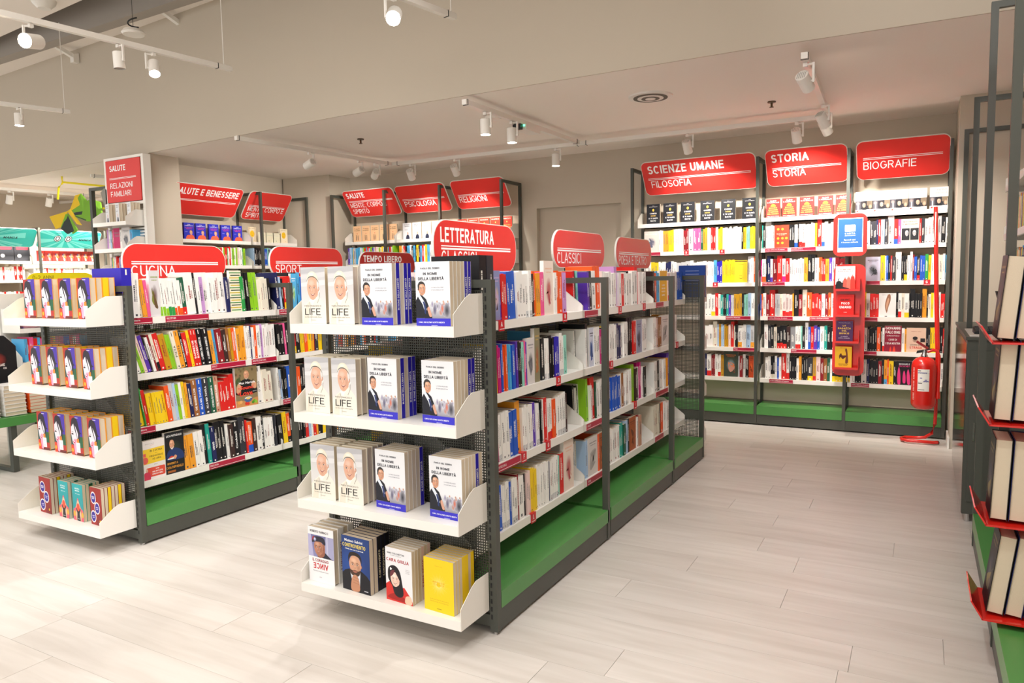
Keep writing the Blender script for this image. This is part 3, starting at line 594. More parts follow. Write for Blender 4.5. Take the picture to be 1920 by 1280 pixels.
ROWS={
'F11':(2.565,'Fcloud:52 v:11 r:56 b:24 b:47 w*3:29 w/E:51 N:23 o:26 O*2:22 p:35 Fpattern:102 w:29 o*2:36 V:43'),
'F12':(3.462,'r-:22 k-:24 a-:20 v:27 k:31 w:47 o^*2:46 w*3:24 w*2:67 V^:62 w:38 r:34 w*2:35 k:18 w*3:43 r^:48 w*4:34'),
'F13':(4.612,'N:33 o:33 s:57 Fyellow:165 P/r:61 w*3:55 b*2:67'),
'F21':(2.561,'y:26 c*2:10 b*2:14 o*2:16 s*3:14 b:24 v*2:14 k*2:16 a:25 p:12 v:13 Fback:74 Fold:53 s^:22 k:33 w/E*2:16 k*3:20 l*2:30 w/E*2:29 a:31'),
'F22':(3.455,'w-:20 k-:18 w:21 k^:28 Fbox:64 w*3:26 c:34 k:27 y:19 w*3:59 B*3:23 w*3:37 k^*2:48 r*2:28 Fswirl:107 w:91'),
'F23':(4.61,'w:56 P:34 n:69 Ftext:168 O:62 w*2:64'),
'F31':(2.559,'c:26 w/E*2:15 w:62 b:38 b:36 O^:42 w/E*6:17 v:26 w/E*2:16 k*3:13 w:17 r:26 w/r*3:20 o:29 w:24 w/E*4:23 N:19'),
'F32':(3.448,'k-:22 w-:20 k-:20 w-:18 m^:28 w:21 r^:57 G:15 w*5:29 b*2:99 w:25 n:34 w/E*2:26 w*3:30 m^:56 N:38 w/E:33 c^:58 w:25 k:40'),
'F33':(4.609,'w*2:39 k:46 w*2:71 O:49 v^:50'),
'F41':(2.556,'p:22 b:25 w/E*4:17 b:12 w/E*2:27 R:14 w:47 k:20 P*2:21 y*3:19 w*6:20 B:20 w/E*4:21 a:30 r:40 Fpattern:119'),
'F42':(3.441,'w-:24 W-:20 S:28 Ftext:138 o:15 Fbrown:89 w*3:75 t:56 G:37 S:44 k:23 Fbrown:122 w:29 R:19 T:39'),
'F43':(4.608,'W:113 k:23 o:47 w*3:53'),
'L11':(2.403,'w:18 e:22 W=MICROONDE:25 O*2:13 p:19 Fleaf:62 w/m*3:17 w/g*2:20 w/o*3:17 G/r:28 w:20 w^:42 k^:14 w:18 V:27 w^:37 w*2:23 w^*2:35 B:23 Fstripe:87 g:22 k^*2:25 m^:63 W*4:20 k:18'),
'L12':(3.42,'B^:27 S:14 k:14 r/y:61 Fgolf:48 k^:19 s^:29 b*2:30'),
'L21':(2.414,'w:24 m:22 P:19 v:22 k:10 w:16 R:12 W/k:18 r:33 q:37 m*2:15 W=PIZZA:24 O=PASTA:31 k=BURGER_PERFETTO:14 r:28 y:18 r=BARBECUE*2:23 k=LA_BIBBIA_DEL_BARBECUE:33 k=LA_BIBBIA_DEL_BARBECUE:41 O:26 s:19 R:42 N:31 n:20 q:18 o:22 w:12 O*2:29 w*3:14 B:12 w:14 o:20 w:30 V:22 w*3:18 w*2:23'),
'L22':(3.407,'k:55 p:14 k*2:31 r/y:19 k:39 y*3:15 o*2:15 y:25 O:36 K:31 y:24'),
'L31':(2.407,'y^:40 g:7 r:19 y_*4:17 y_*2:22 o:27 E:25 S:17 m:21 w:17 y:16 O:15 B:27 n=THE_MODERN_COOK:37 b=ALLA_MIA_TAVOLA:36 K=ALLA_MIA_TAVOLA:43 G=CUCINA_ECONOMICA:37 T=THE_MODERN_BAKER:32 r_*2:23 r:66 Fsound:172 w^=D~ORO:48 W*2:35'),
'L32':(3.39,'w:14 S:22 k*3:16 b:47 w*2:19 o:24 k*2:22'),
'L41':(2.418,'Fcucina:132 Fpappa:122 O*2:37 w*2:29 k^:33 t^:25 B=VINO:28 k^:81 w:18 N:30 k=Cocktail:49 K^:50 r:13 o/b:38 N:30 w:39 k=SLOW_WINE:20 w*3:24 K*2:15'),
'L42':(3.377,'k:42 y:37 o/k:28 k*2:24 k*4:20 r:35 S:20 w:15 r:34 O:17 k*2:32'),
'A12':(-2.347,'Fmag:144 w*3:15 O*2:26 y*4:13 w*7:13 R*2:25 w:43 p*2:36 G:20 O*2:20 w*2:16 r*2:22 w:22 y*2:21 w*2:21 w*7:18 k:14 y:28 a*2:16 y*3:14'),
'A13':(-2.348,'w*2:35 y*2:37 w*4:18 B*2:26 w:52 E*3:44 w*2:30 w*3:30 w*4:17 s:28 l*2:25 y*10:11 Fsmile:116 w^*2:26 o^:11'),
'A14':(-1.757,'w*2:30 w/y:35 r:29 w:20 t:24 k*2:14 t:21 v:19 E*2:14 q*3:24 k:16 a*2:19 S:28 w:31'),
'A15':(-1.755,'w*2:37 W^:38 S:16 q:20 S*2:15 q*2:19 P:19 r^:29 W:10 k*2:13 w/O:36 w*3:13 S:38 E/O:32'),
'A16':(-1.754,'B:20 w/r:40 R*2:17 w:25 w/r*2:14 q:26 Fdark:131 E:14 R:26 w:26 k:28 Forange:43'),
'A22':(-1.249,'t:9 k:18 w^:49 w*2:14 Fredicon:124 k*2:22 w/b:26 k:11 w/r*2:26 w*5:15 O:20 r^:36 w/b:26 w*3:23 w*2:27 r*3:18'),
'A23':(-1.255,'c:9 w/o:32 k:9 B^:30 w/v:20 R:35 r^:44 E/c:29 r:34 E*2:16 w:18 E*4:17 O:31 k^:57 w:33 o*2:12 r*2:14 O:30 v:23 E:25 R*3:31'),
'A24':(-1.257,'b:9 o:12 w:27 R:30 r^:46 E*3:14 W:23 P/r*3:27 q:13 k^:40 R:29 W^:37 o:42 r*3:26 w:28 R:26 o:23 w*3:43'),
'A25':(-1.221,'w:32 K:23 k:27 W:27 k/r*2:25 k/r:32 N:31 e:42 w/r*2:22 a:13 k:22 w^:26 b:22 r:24 v:28 b:22 w:34 t:24 k:26 k*3:44'),
'A26':(-1.209,'w*2:23 k/W*2:18 w:19 b:16 w:20 r^:41 w/r^:27 k*3:20 w:20 O:22 k*3:17 K/y:42 q/r:26 P:35 R:26 n:28 G:24 w:17 k/y*4:25'),
'A32':(-0.458,'w*2:38 K*2:25 B:12 r:21 S:26 K:24 w^:45 r/b:29 p:22 Fmatt:132 r:15 K:23 w*3:25 w:19 E:22 k:30 w:33'),
'A33':(-0.411,'Ftree:115 y:33 w:9 b:15 k:17 r:11 K:25 w^:43 k:19 k/y*2:12 w:19 w^:19 R:12 b:19 k/r:22 b*2:18 g:23 y:21 w*2:17 P:20 W:26 w:15 s:18 b:17'),
'A34':(-0.405,'y:8 w:28 r*3:22 Fwhite:129 k:16 w/r:23 W:22 w/y:33 k:8 k^:35 k*3:17 O^:32 k:11 W:19 y:19 w:23 w:26 r:30 k:19'),
'A35':(-0.407,'w:25 k*4:18 o:27 k:13 w/r:16 Ffalcon:127 w:22 O:13 Fstrage:142 k*2:14 y*3:18 k*2:17 r:26'),
'A36':(-0.542,'k/y*2:15 w*2:19 k:50 w:41 B:20 k*2:14 k*2:20 R:26 k:18 O/s:23 o:13 y:34 k:23 Fpinkleaf:116 k*2:19 w*4:40 w:37'),
}
# ================================================================== printed covers (flat print)
PAL = dict(w='f4f2ee', W='e9e2d0', k='17171b', K='34353d', r='d9231f', R='8c1b24', o='ef5a1f', O='efa12c', y='f5cf1a', g='2f9a4a', G='1d5b42', m='8fc926', t='26a596', a='93d8c6',
    b='2259c4', B='1c2356', s='52aee0', S='aecbea', v='5b35ac', V='c596d2', p='ee5d98', P='f0d3cf', n='9a6232', N='3b2523', e='8d8e92', E='c9cacc', l='2c22b0', c='c71a7c', T='c9977c', q='c79318')
NAMES = dict(w='white', W='cream', k='black', K='charcoal', r='red', R='dark red', o='orange red', O='amber', y='yellow', g='green', G='dark green', m='lime green', t='teal', a='pale aqua',
    b='blue', B='navy', s='sky blue', S='pale blue', v='violet', V='lilac', p='pink', P='pale pink', n='brown', N='dark brown', e='grey', E='light grey', l='indigo', c='magenta', T='tan', q='ochre')
SK, SKD, SKL = 'e3b398', 'bd8670', 'f3d0bc'
def face(P, cx, cy, rx, ry, skin=SK, dark=SKD, light=SKL, tilt=0, smile=True, hair=None, look=0, eyes='3a2a22', ear=1):
    """a printed portrait head, centre and radii in cover units"""
    if ear: P.ell(cx+rx*.98*ear, cy-.02*ry, rx*.20, ry*.22, dark); P.ell(cx+rx*.97*ear, cy-.02*ry, rx*.12, ry*.15, skin)
    P.poly([(cx-rx*.95,cy+ry*.35),(cx-rx*.6,cy+ry*.95),(cx,cy+ry*1.1),(cx+rx*.65,cy+ry*.93),(cx+rx,cy+ry*.3),(cx+rx*.88,cy-ry*.35),(cx+rx*.5,cy-ry*.9),(cx,cy-ry*1.08),(cx-rx*.48,cy-ry*.9),(cx-rx*.86,cy-ry*.35)], skin)
    P.blob(cx-rx*.2, cy+ry*.55, rx*.6, ry*.35, skin, light)
    P.blob(cx+rx*.60, cy-ry*.2, rx*.36, ry*.6, skin, mixc(skin, dark, .5)); P.blob(cx-rx*.42, cy-ry*.22, rx*.3, ry*.22, skin, mixc(skin, 'e8907c', .35)); P.blob(cx, cy-ry*.85, rx*.4, ry*.2, skin, mixc(skin, dark, .3))
    for s in (-1, 1):
        ex = cx+s*rx*.40+look*rx*.12
        P.blob(ex, cy+ry*.12, rx*.30, ry*.17, skin, dark); P.ell(ex, cy+ry*.09, rx*.17, ry*.055, 'efe6df'); P.ell(ex+look*rx*.05, cy+ry*.09, rx*.08, ry*.06, eyes)
        P.poly([(ex-rx*.25,cy+ry*.25),(ex,cy+ry*.33),(ex+rx*.25,cy+ry*.24),(ex,cy+ry*.28)], hair or dark)
    P.poly([(cx+look*rx*.2-rx*.05,cy+ry*.1),(cx+look*rx*.25-rx*.17,cy-ry*.25),(cx+look*rx*.25,cy-ry*.34),(cx+look*rx*.25+rx*.18,cy-ry*.24),(cx+look*rx*.2+rx*.06,cy)], mixc(skin, dark, .45))
    P.blob(cx+look*rx*.25, cy-ry*.12, rx*.1, ry*.2, skin, light, n=3)
    if smile: P.poly([(cx-rx*.38,cy-ry*.47),(cx,cy-ry*.56),(cx+rx*.42,cy-ry*.44),(cx+rx*.1,cy-ry*.68),(cx-rx*.15,cy-ry*.66)], '9a4a44'); P.poly([(cx-rx*.28,cy-ry*.50),(cx,cy-ry*.56),(cx+rx*.3,cy-ry*.49),(cx,cy-ry*.61)], 'f2e8e0')
    else: P.poly([(cx-rx*.32,cy-ry*.55),(cx,cy-ry*.50),(cx+rx*.32,cy-ry*.55),(cx,cy-ry*.64)], '9a5a50')
def cov_life(P):
    P.grad(0,0,1,1,'eeece8','c9c9cc',10)
    for y, c in ((.86,'d9d9db'),(.72,'e4e4e5'),(.95,'bfbfc3')): P.poly([(0,y),(.4,y+.02),(1,y+.05),(1,y-.03),(.5,y-.05),(0,y-.06)], c)
    P.poly([(-.0,.0),(.0,.25),(.12,.33),(.30,.40),(.42,.44),(.70,.50),(.80,.44),(.93,.36),(1,.28),(1,0)], 'f2ede1', False)
    P.poly([(.32,.42),(.45,.33),(.66,.50),(.78,.58),(.74,.62),(.55,.45)], 'fbf9f2', False)
    P.poly([(.04,.0),(.10,.2),(.2,.33),(.34,.40),(.3,.2),(.28,0)], 'e7e0d0', False)
    P.ell(.68,.66,.09,.12,'d9d6d2')
    face(P, .48, .62, .235, .185, SK, 'c28a74', 'f0cbb8', look=-.6, ear=1)
    P.poly([(.27,.70),(.25,.76),(.28,.80),(.31,.78)], 'e6e4e2'); P.poly([(.66,.72),(.71,.78),(.72,.68),(.70,.60)], 'e8e6e4')
    P.poly([(.245,.745),(.265,.80),(.36,.845),(.48,.857),(.60,.84),(.70,.78),(.728,.72),(.69,.755),(.60,.805),(.48,.825),(.35,.815),(.28,.78)], '5c564e')
    P.poly([(.25,.765),(.27,.84),(.36,.905),(.48,.925),(.60,.90),(.69,.83),(.722,.745),(.69,.775),(.60,.82),(.48,.842),(.35,.83),(.28,.795)], 'efe8d4'); P.blob(.45,.875,.14,.035,'efe8d4','faf6ea')
    P.poly([(.33,.375),(.355,.30),(.40,.18),(.38,.02),(.39,.02),(.415,.18),(.37,.30),(.345,.385)], 'b5b0a4', False)
    P.poly([(.77,.55),(.75,.45),(.66,.36),(.65,.365),(.735,.45),(.757,.55)], '8d8778', False)
    P.text('PAPA FRANCESCO', .47, .300, .026, '5d564c', fit=.70)
    P.text('LIFE', .47, .152, .118, '1b1b1d', fit=.68, cond=1)
    P.text('La mia storia nella Storia', .47, .108, .022, '8d8679', fit=.70); P.text('Francesco', .47, .055, .02, '9c968a', slant=.4)
def cov_nome(P):
    P.rect(0,0,1,1,'eef0f4')
    rn = random.Random(2)
    P.grad(.25,.10,1,.40,'8e8c98','eef0f4',5)
    for k in range(26):
        x = .38+rn.random()*.60; y = .2+rn.random()*.15
        P.blob(x, y, .03+rn.random()*.04, .03+rn.random()*.035, mixc('8e8c98','eef0f4',(y-.10)/.30), rn.choice(['c98468','6a6678','8a80a8','d0a594','54545f','d88c70','9a92b4']))
    for x in (.62, .8, .93): P.ell(x, .38, .02, .018, 'caa08a')
    P.blob(.9,.24,.09,.12,'a9a8b2','2c2d38'); P.blob(.77,.27,.05,.08,'b0aeb8','d8704e'); P.blob(.55,.25,.05,.09,'aaa8b4','5c5a78')
    P.poly([(0,.12),(0,.40),(.06,.46),(.14,.50),(.30,.42),(.38,.30),(.46,.18),(.47,.12)], '20222c', False)
    P.poly([(.05,.47),(.12,.49),(.26,.37),(.31,.26),(.27,.20),(.2,.33)], 'e4ecf6', False)
    P.poly([(.20,.38),(.25,.38),(.30,.29),(.29,.18),(.25,.20),(.24,.29)], '2c3a70', False)
    P.poly([(.33,.27),(.38,.30),(.44,.21),(.46,.15),(.40,.145),(.36,.2)], 'd9a48c')
    
    face(P, .185, .575, .105, .092, 'd9a283', 'b0745c', 'efc7ab', look=.5, ear=-1, hair='3b3532'); P.poly([(.075,.575),(.065,.64),(.12,.69),(.20,.695),(.27,.66),(.285,.615),(.23,.652),(.13,.648),(.105,.60),(.10,.56)], '3d3836')
    P.rect(0,0,1,.118,'3b36c4'); P.text('CON IL SUO ULTIMO SCRITTO INEDITO', .45, .045, .022, 'ffffff', True, fit=.76); P.rect(.44,.004,.62,.014,'b9b8ee')
    P.text('PAOLO DEL DEBBIO', .44, .885, .026, '42444e', True, fit=.56)
    P.text('IN NOME', .44, .795, .040, '2b2d3a', True, fit=.42); P.text('DELLA LIBERTÀ', .46, .715, .046, '2b2d3a', True, fit=.76)
    P.text('LA FORZA DELLE IDEE', .64, .593, .015, '77798a', fit=.36); P.text('DI SILVIO BERLUSCONI', .64, .553, .015, '77798a', fit=.36)
def cov_vannacci(P):
    P.rect(0,0,1,1,'f6f4f6'); P.grad(0,.46,1,.86,'8d8bb8','6f70a0',6); P.poly([(.55,.46),(.7,.86),(1,.86),(1,.46)], 'a9a9cc', False); P.rect(.72,.46,.78,.86,'c3c3dc'); P.poly([(0,.46),(0,.86),(.12,.86),(.2,.46)],'b7b4d8',False)
    P.poly([(.40,.5),(.62,.58),(.9,.47),(1,.46),(.35,.46)], '26283a', False)
    P.poly([(.30,.60),(.40,.46),(.62,.5),(.66,.66),(.6,.72)], '9c6450')
    face(P, .40, .63, .18, .13, 'b87f66', '7a4838', 'd9a88e', look=-.9, smile=True, ear=1, hair='2a1c18')
    P.poly([(.16,.72),(.18,.80),(.34,.84),(.60,.83),(.68,.76),(.66,.70),(.5,.745),(.3,.74)], '2b2a3a'); P.ell(.27,.78,.055,.035,'8d8fb2'); P.ell(.27,.785,.03,.02,'d0d2e6'); P.poly([(.15,.74),(.19,.82),(.26,.83),(.2,.78)], 'a3282e')
    P.text('ROBERTO VANNACCI', .45, .905, .042, '23242c', True, fit=.72)
    P.text('IL CORAGGIO', .47, .375, .055, '9e2030', True, fit=.64); P.text('VINCE', .46, .245, .105, 'c8202a', True, fit=.60, mirror=True)
    P.text('Vita e valori di un generale incursore', .46, .195, .018, '555560', fit=.6); P.text('PIEMME', .45, .09, .014, '777788')
def cov_salvini(P):
    P.grad(0,0,1,1,'1d3a78','21407f',4); P.blob(.3,.45,.6,.4,'1f3c7b','2a4f9a')
    P.poly([(0,0),(0,.30),(.10,.36),(.26,.40),(.7,.40),(.9,.33),(1,.26),(1,0)], '15161e', False)
    P.poly([(.28,.38),(.40,.05),(.62,.05),(.66,.38)], 'dfe3ea', False)
    face(P, .47, .48, .215, .165, 'd6a283', '96654c', 'edc2a2', smile=False, hair='2b201c', eyes='1c1614', ear=1)
    P.poly([(.27,.40),(.33,.31),(.47,.285),(.61,.31),(.67,.41),(.58,.385),(.47,.40),(.36,.385)], '4a3227'); P.poly([(.38,.375),(.47,.39),(.56,.375),(.47,.345)], 'a86a58')
    P.poly([(.245,.52),(.235,.62),(.29,.70),(.46,.728),(.63,.70),(.71,.62),(.70,.53),(.675,.59),(.62,.635),(.47,.66),(.33,.64),(.27,.59)], '2b201c')
    P.poly([(.32,.02),(.34,.22),(.44,.31),(.56,.28),(.62,.16),(.60,.02)], 'c78e6e'); [P.poly([(.38,.27-k*.05),(.60,.25-k*.05),(.60,.242-k*.05),(.38,.262-k*.05)], 'a4745a', False) for k in range(3)]
    P.text('Matteo Salvini', .44, .90, .046, 'f4f4f4', True, fit=.66); P.text('CONTROVENTO', .46, .80, .070, 'f0d860', True, fit=.84); P.text("L'Italia che non si arrende", .46, .755, .022, 'ffffff', True, fit=.66)
    P.rect(.78,.045,.92,.06,'c8c8d0')
def cov_giulia(P):
    P.rect(0,0,1,1,'f0f0f3')
    P.poly([(0,.0),(0,.30),(.14,.36),(.4,.26),(.7,.30),(.9,.16),(1,.06),(1,0)], 'd8332c', False); P.poly([(.05,.05),(.4,.16),(.9,.03),(.6,.02)], 'a82420')
    P.poly([(.08,.44),(.10,.60),(.24,.67),(.42,.66),(.55,.56),(.62,.36),(.66,.16),(.5,.09),(.32,.14),(.24,.28),(.14,.36)], '1d1a1f')
    face(P, .35, .41, .175, .125, 'f3d3c0', 'd7a08c', 'fdeee2', smile=True, eyes='2a2022', ear=0, hair='3a2a2a')
    P.poly([(.16,.46),(.20,.56),(.34,.585),(.28,.50),(.20,.46)], '6d3038'); P.poly([(.34,.585),(.5,.52),(.54,.40),(.46,.47)], '2b1c20')
    for a in (0, 120, 240): P.ell(.20+.022*math.cos(math.radians(a)), .60+.014*math.sin(math.radians(a)), .022, .014, 'f4f4f6')
    P.poly([(.72,.02),(.75,.14),(.92,.16),(.98,.05),(.9,0)], 'f0c8ae')
    P.text('GINO CECCHETTIN', .40, .885, .030, '5a5a62', True, fit=.66); P.text('con Marco Franzoso', .40, .855, .016, '8a8a92', fit=.42)
    P.text('CARA GIULIA', .47, .745, .060, 'b0182a', True, fit=.86); P.text('Quello che', .84,.64,.014,'8a8a92'); P.text('ho imparato',.84,.61,.014,'8a8a92'); P.text('da mia figlia',.84,.58,.014,'8a8a92')
def cov_sun(P):
    P.rect(0,0,1,1,'f7d51c')
    for k in range(48):
        a = 2*PI*k/48; r0, r1 = .07, .26+.05*((k*7) % 3)
        c, s_ = math.cos(a), math.sin(a)
        P.poly([(.5+c*r0-s_*.004, .52+(s_*r0+c*.004)*.67), (.5+c*r1, .52+s_*r1*.67), (.5+c*r0+s_*.004, .52+(s_*r0-c*.004)*.67)], 'fbeb8e', False); P.k -= 1
    P.k += 1
    P.text('ADESSO', .5, .545, .030, 'e6a81a', True, fit=.42); P.text('TI SENTI?', .5, .50, .03, 'e6a81a', True, fit=.36); P.text('Chandra Livia', .5, .86, .022, 'dcb416'); P.marks(.2,.22,.62,1,.014,'e0b81a',random.Random(1)); P.marks(.2,.18,.62,1,.014,'e0b81a',random.Random(2)); P.rect(.42,.055,.58,.065,'8a7320')
def cov_woman(P):
    P.rect(0,0,1,1,'b5322a'); P.rect(.42,.45,1,1,'4a32a8'); P.rect(.62,.2,1,.48,'24603f'); P.rect(0,.22,.32,.52,'2f4f4f'); P.rect(.12,0,1,.06,'6b2520')
    P.poly([(.10,.42),(.06,.58),(.12,.80),(.36,.88),(.6,.72),(.62,.50),(.50,.34),(.42,.24),(.44,.06),(.26,.04),(.26,.24),(.16,.30)], 'e9e4ec')
    P.poly([(.22,.30),(.26,.40),(.46,.40),(.44,.24),(.44,.04),(.27,.04)], 'f2a6c4'); P.rect(.48,.24,.66,.42,'ee8a2c')
    P.poly([(.10,.72),(.16,.90),(.36,.96),(.62,.90),(.72,.74),(.80,.60),(.94,.56),(.78,.54),(.74,.36),(.66,.44),(.62,.56),(.44,.74),(.30,.80)], '2a2230'); P.poly([(.30,.8),(.40,.62),(.55,.42),(.58,.40),(.46,.64),(.40,.78)], '2a2230')
    P.poly([(.08,.535),(.18,.56),(.26,.53),(.18,.515)], '2a2230'); P.poly([(.10,.585),(.2,.60),(.28,.57),(.2,.59)], '2a2230')
    P.poly([(.16,.345),(.28,.355),(.38,.38),(.34,.32),(.24,.30)], 'c8285a'); P.poly([(.20,.342),(.28,.348),(.35,.365),(.28,.328)], 'ffffff')
    P.poly([(0,0),(0,.22),(.12,.26),(.22,.2),(.24,0)], 'e8472a'); P.ell(.10,.12,.07,.05,'f6b32c')
    P.rect(.42,.07,.74,.32,'f5f3f2'); P.text('TONI', .58,.26,.014,'55504e'); P.text('MORI',.58,.235,.014,'55504e'); P.rect(.5,.125,.66,.13,'d08080'); P.rect(.5,.105,.66,.11,'d08080'); P.rect(.46,.945,.7,.962,'dcd6f4')
def cov_circles(P):
    P.rect(0,0,1,1,'a02a24'); P.grad(.5,0,1,.5,'7c1f1e','a02a24',3)
    for cx, cy in ((.30,.72),(.60,.46),(.24,.22)):
        P.ell(cx,cy,.235,.165,'f1eef2'); P.ell(cx,cy,.19,.133,'3a2c96'); P.rect(cx-.11,cy+.01,cx+.11,cy+.03,'cfc9ec'); P.rect(cx-.09,cy-.035,cx+.09,cy-.017,'cfc9ec')
    P.text('MICHELA', .30, .745, .022, 'ffffff', True, fit=.24); P.text('MURGIA', .30, .70, .022, 'ffffff', True, fit=.22); P.ell(.8,.12,.05,.036,'f0c22c')
def cov_tealbook(P):
    P.grad(0,0,1,1,'1f8c96','2fb0b4',4); P.text('MICHELA', .5, .86, .036, 'f4fbfb', True, fit=.46); P.text('MURGIA', .5, .80, .036, 'f4fbfb', True, fit=.42); P.text('Dare la vita', .5, .72, .03, 'f4fbfb', fit=.42)
    P.poly([(.06,0),(.04,.28),(.2,.34),(.34,.44),(.46,.60),(.54,.60),(.66,.44),(.8,.34),(.96,.28),(.94,0)], 'ee5f72'); P.poly([(.30,0),(.26,.3),(.42,.52),(.5,.56),(.58,.52),(.74,.3),(.7,0)], 'f0c4a0')
    P.poly([(.28,.30),(.36,.36),(.64,.36),(.72,.30),(.62,.2),(.66,0),(.34,0),(.38,.2)], '24262c'); P.ell(.5,.37,.15,.11,'e8563e'); P.ell(.12,.18,.1,.08,'f3b43c'); P.ell(.88,.18,.1,.08,'f3b43c'); P.rect(.38,.05,.62,.06,'dddddd')
def cov_love(P):
    P.rect(0,0,1,1,'8f7c58'); rn = random.Random(4)
    for k in range(18): P.blob(rn.random(), .55+rn.random()*.45, .06, .05, '8f7c58', rn.choice(['6b5a3c','b8a47c','50482e','a85b4c','7a8a5c']), n=3)
    P.ell(.14,.62,.13,.12,'4c5a34'); P.poly([(.05,.32),(.1,.55),(.32,.68),(.62,.68),(.85,.55),(.92,.32)], '1b1b1e')
    P.poly([(.03,.40),(.12,.60),(.28,.50),(.16,.36)], 'd9a07c'); P.poly([(.8,.62),(.95,.55),(.9,.42),(.72,.5)], 'd9a07c')
    face(P, .50, .80, .115, .10, 'dba07c', 'a8684c', 'f0c4a0', smile=True, hair='8a7060'); P.poly([(.43,.73),(.50,.68),(.58,.73),(.5,.70)], 'c8c0b4')
    P.text('Max Mariola', .52, .575, .055, 'ffffff', True, fit=.74)
    P.text('Sound', .50, .44, .085, 'f04a38', True, fit=.60, slant=.15); P.text('the', .16, .46, .04, 'f04a38', True); P.text('of', .12, .33, .05, 'f04a38', True); P.text('Love', .46, .28, .12, 'f04a38', True, fit=.62, slant=.15); P.rect(.74,.32,.98,.41,'17181a'); P.text('RICETTE',.86,.35,.02,'ffffff',fit=.18)
    P.poly([(0,0),(0,.17),(.4,.15),(1,.2),(1,0)], 'c98f56', False); P.ell(.55,.19,.17,.05,'dfe6ee'); P.poly([(.38,.19),(.45,.11),(.65,.11),(.72,.19)], '4a6696'); P.ell(.55,.195,.1,.025,'f0d070')
    for x, y, c in ((.45,.07,'d8322a'),(.54,.06,'d8322a'),(.82,.11,'6cae32'),(.90,.08,'8ac83e'),(.76,.08,'4f8f28'),(.14,.12,'e2a04c'),(.22,.13,'e8b070')): P.ell(x,y,.06,.04,c)
def cov_cucina(P):
    P.rect(0,0,1,1,'efe8e4'); P.text('MARTA & ALICE', .32, .90, .022, 'b0a8a0', fit=.42); P.text('in cucina', .42, .865, .018, 'e06a5a')
    P.poly([(.0,.40),(.0,.78),(.98,.80),(1,.42)], 'f5cf35', False); P.text('IN CUCINA', .60, .70, .052, '6a5a2a', True, fit=.58); P.text('CON LA', .6, .645, .018, '6a5a2a'); P.text('FRIGGITRICE', .60, .565, .046, '6a5a2a', True, fit=.62); P.text('AD ARIA', .62, .49, .046, '6a5a2a', True, fit=.42)
    P.ell(.08,.5,.14,.09,'e8665a'); P.rect(0,.60,.12,.68,'e8665a'); P.text('gribaudo', .56, .36, .02, '777777')
    P.poly(rrect(.10,.06,.98,.30,.05), 'e2523f', False); P.text('OLTRE', .62, .235, .028, 'ffffff', True); P.text('100 RICETTE', .62, .165, .036, 'ffffff', True, fit=.50); P.text('IRRESISTIBILI', .62, .105, .032, 'ffffff', True, fit=.5)
    P.poly([(-.0,0),(0,.16),(.1,.2),(.26,.17),(.28,0)], 'd43a58'); face(P,.13,.235,.055,.04,ear=0,hair='3a2a20')
def cov_pappa(P):
    P.rect(0,0,1,1,'1b1d20'); P.blob(.5,.6,.4,.2,'1b1d20','2f3a2c'); P.text('LUCA PAPPAGALLO', .5, .885, .050, 'f2f2f2', True, fit=.82)
    P.poly([(.08,.34),(.12,.52),(.34,.60),(.62,.60),(.90,.50),(.98,.34),(.7,.32)], '243a6e'); face(P, .36, .70, .125, .105, 'dba07c', 'a8684c', 'f3c6a4', ear=1, hair='b8a89c'); P.poly([(.27,.65),(.36,.58),(.46,.65),(.36,.62)], 'e4ded6')
    P.poly([(.10,.36),(.3,.42),(.46,.40),(.5,.36),(.3,.35)], 'f0ece4'); P.poly([(.16,.38),(.3,.43),(.44,.40),(.3,.385)], 'd8402e'); P.poly([(.42,.38),(.5,.44),(.6,.40),(.5,.34)], 'dba07c')
    P.text('BENVENUTI A', .36, .225, .050, 'e8a13c', True, fit=.56); P.text('CASA PAPPAGALLO', .48, .125, .060, 'e8a13c', True, fit=.90); P.rect(.08,.03,.5,.08,'a8602c')
def cov_chiedi(P):
    P.rect(0,0,1,1,'1b1c22'); P.text('PAOLO', .5,.90,.026,'dddde2',True); P.text('BORZACCHIELLO',.5,.85,.028,'dddde2',True,fit=.62); P.ell(.5,.70,.075,.065,'ecc64a'); P.text('4',.5,.675,.05,'5b4510',True)
    P.text('CHIEDI', .5, .50, .066, 'f2f2f4', True, fit=.52); P.text('BENE', .5, .385, .06, 'd9b25c', True, fit=.38); P.text('E TI SARÀ', .5, .26, .066, 'f2f2f4', True, fit=.68); P.text('DATO', .5, .13, .07, 'f2f2f4', True, fit=.42)
def cov_aldo(P):
    P.rect(0,0,1,1,'e63a36'); P.text('ALDO', .5, .87, .062, 'fff6f2', True, fit=.48); P.text('CAZZULLO', .5, .78, .062, 'fff6f2', True, fit=.86)
    P.poly([(.32,.60),(.40,.71),(.5,.73),(.60,.71),(.68,.60)], 'f3c13e'); P.rect(.45,.60,.49,.66,'b8302a'); P.rect(.53,.60,.57,.66,'b8302a')
    for t, y, f in (('QUANDO',.49,.6),('ERAVAMO',.385,.68),('I PADRONI',.28,.76),('DEL MONDO',.175,.82)): P.text(t, .5, y, .062, 'f6cf62', True, fit=f)
    P.text("ROMA: L'IMPERO INFINITO", .5, .06, .035, 'ffffff', True, fit=.86)
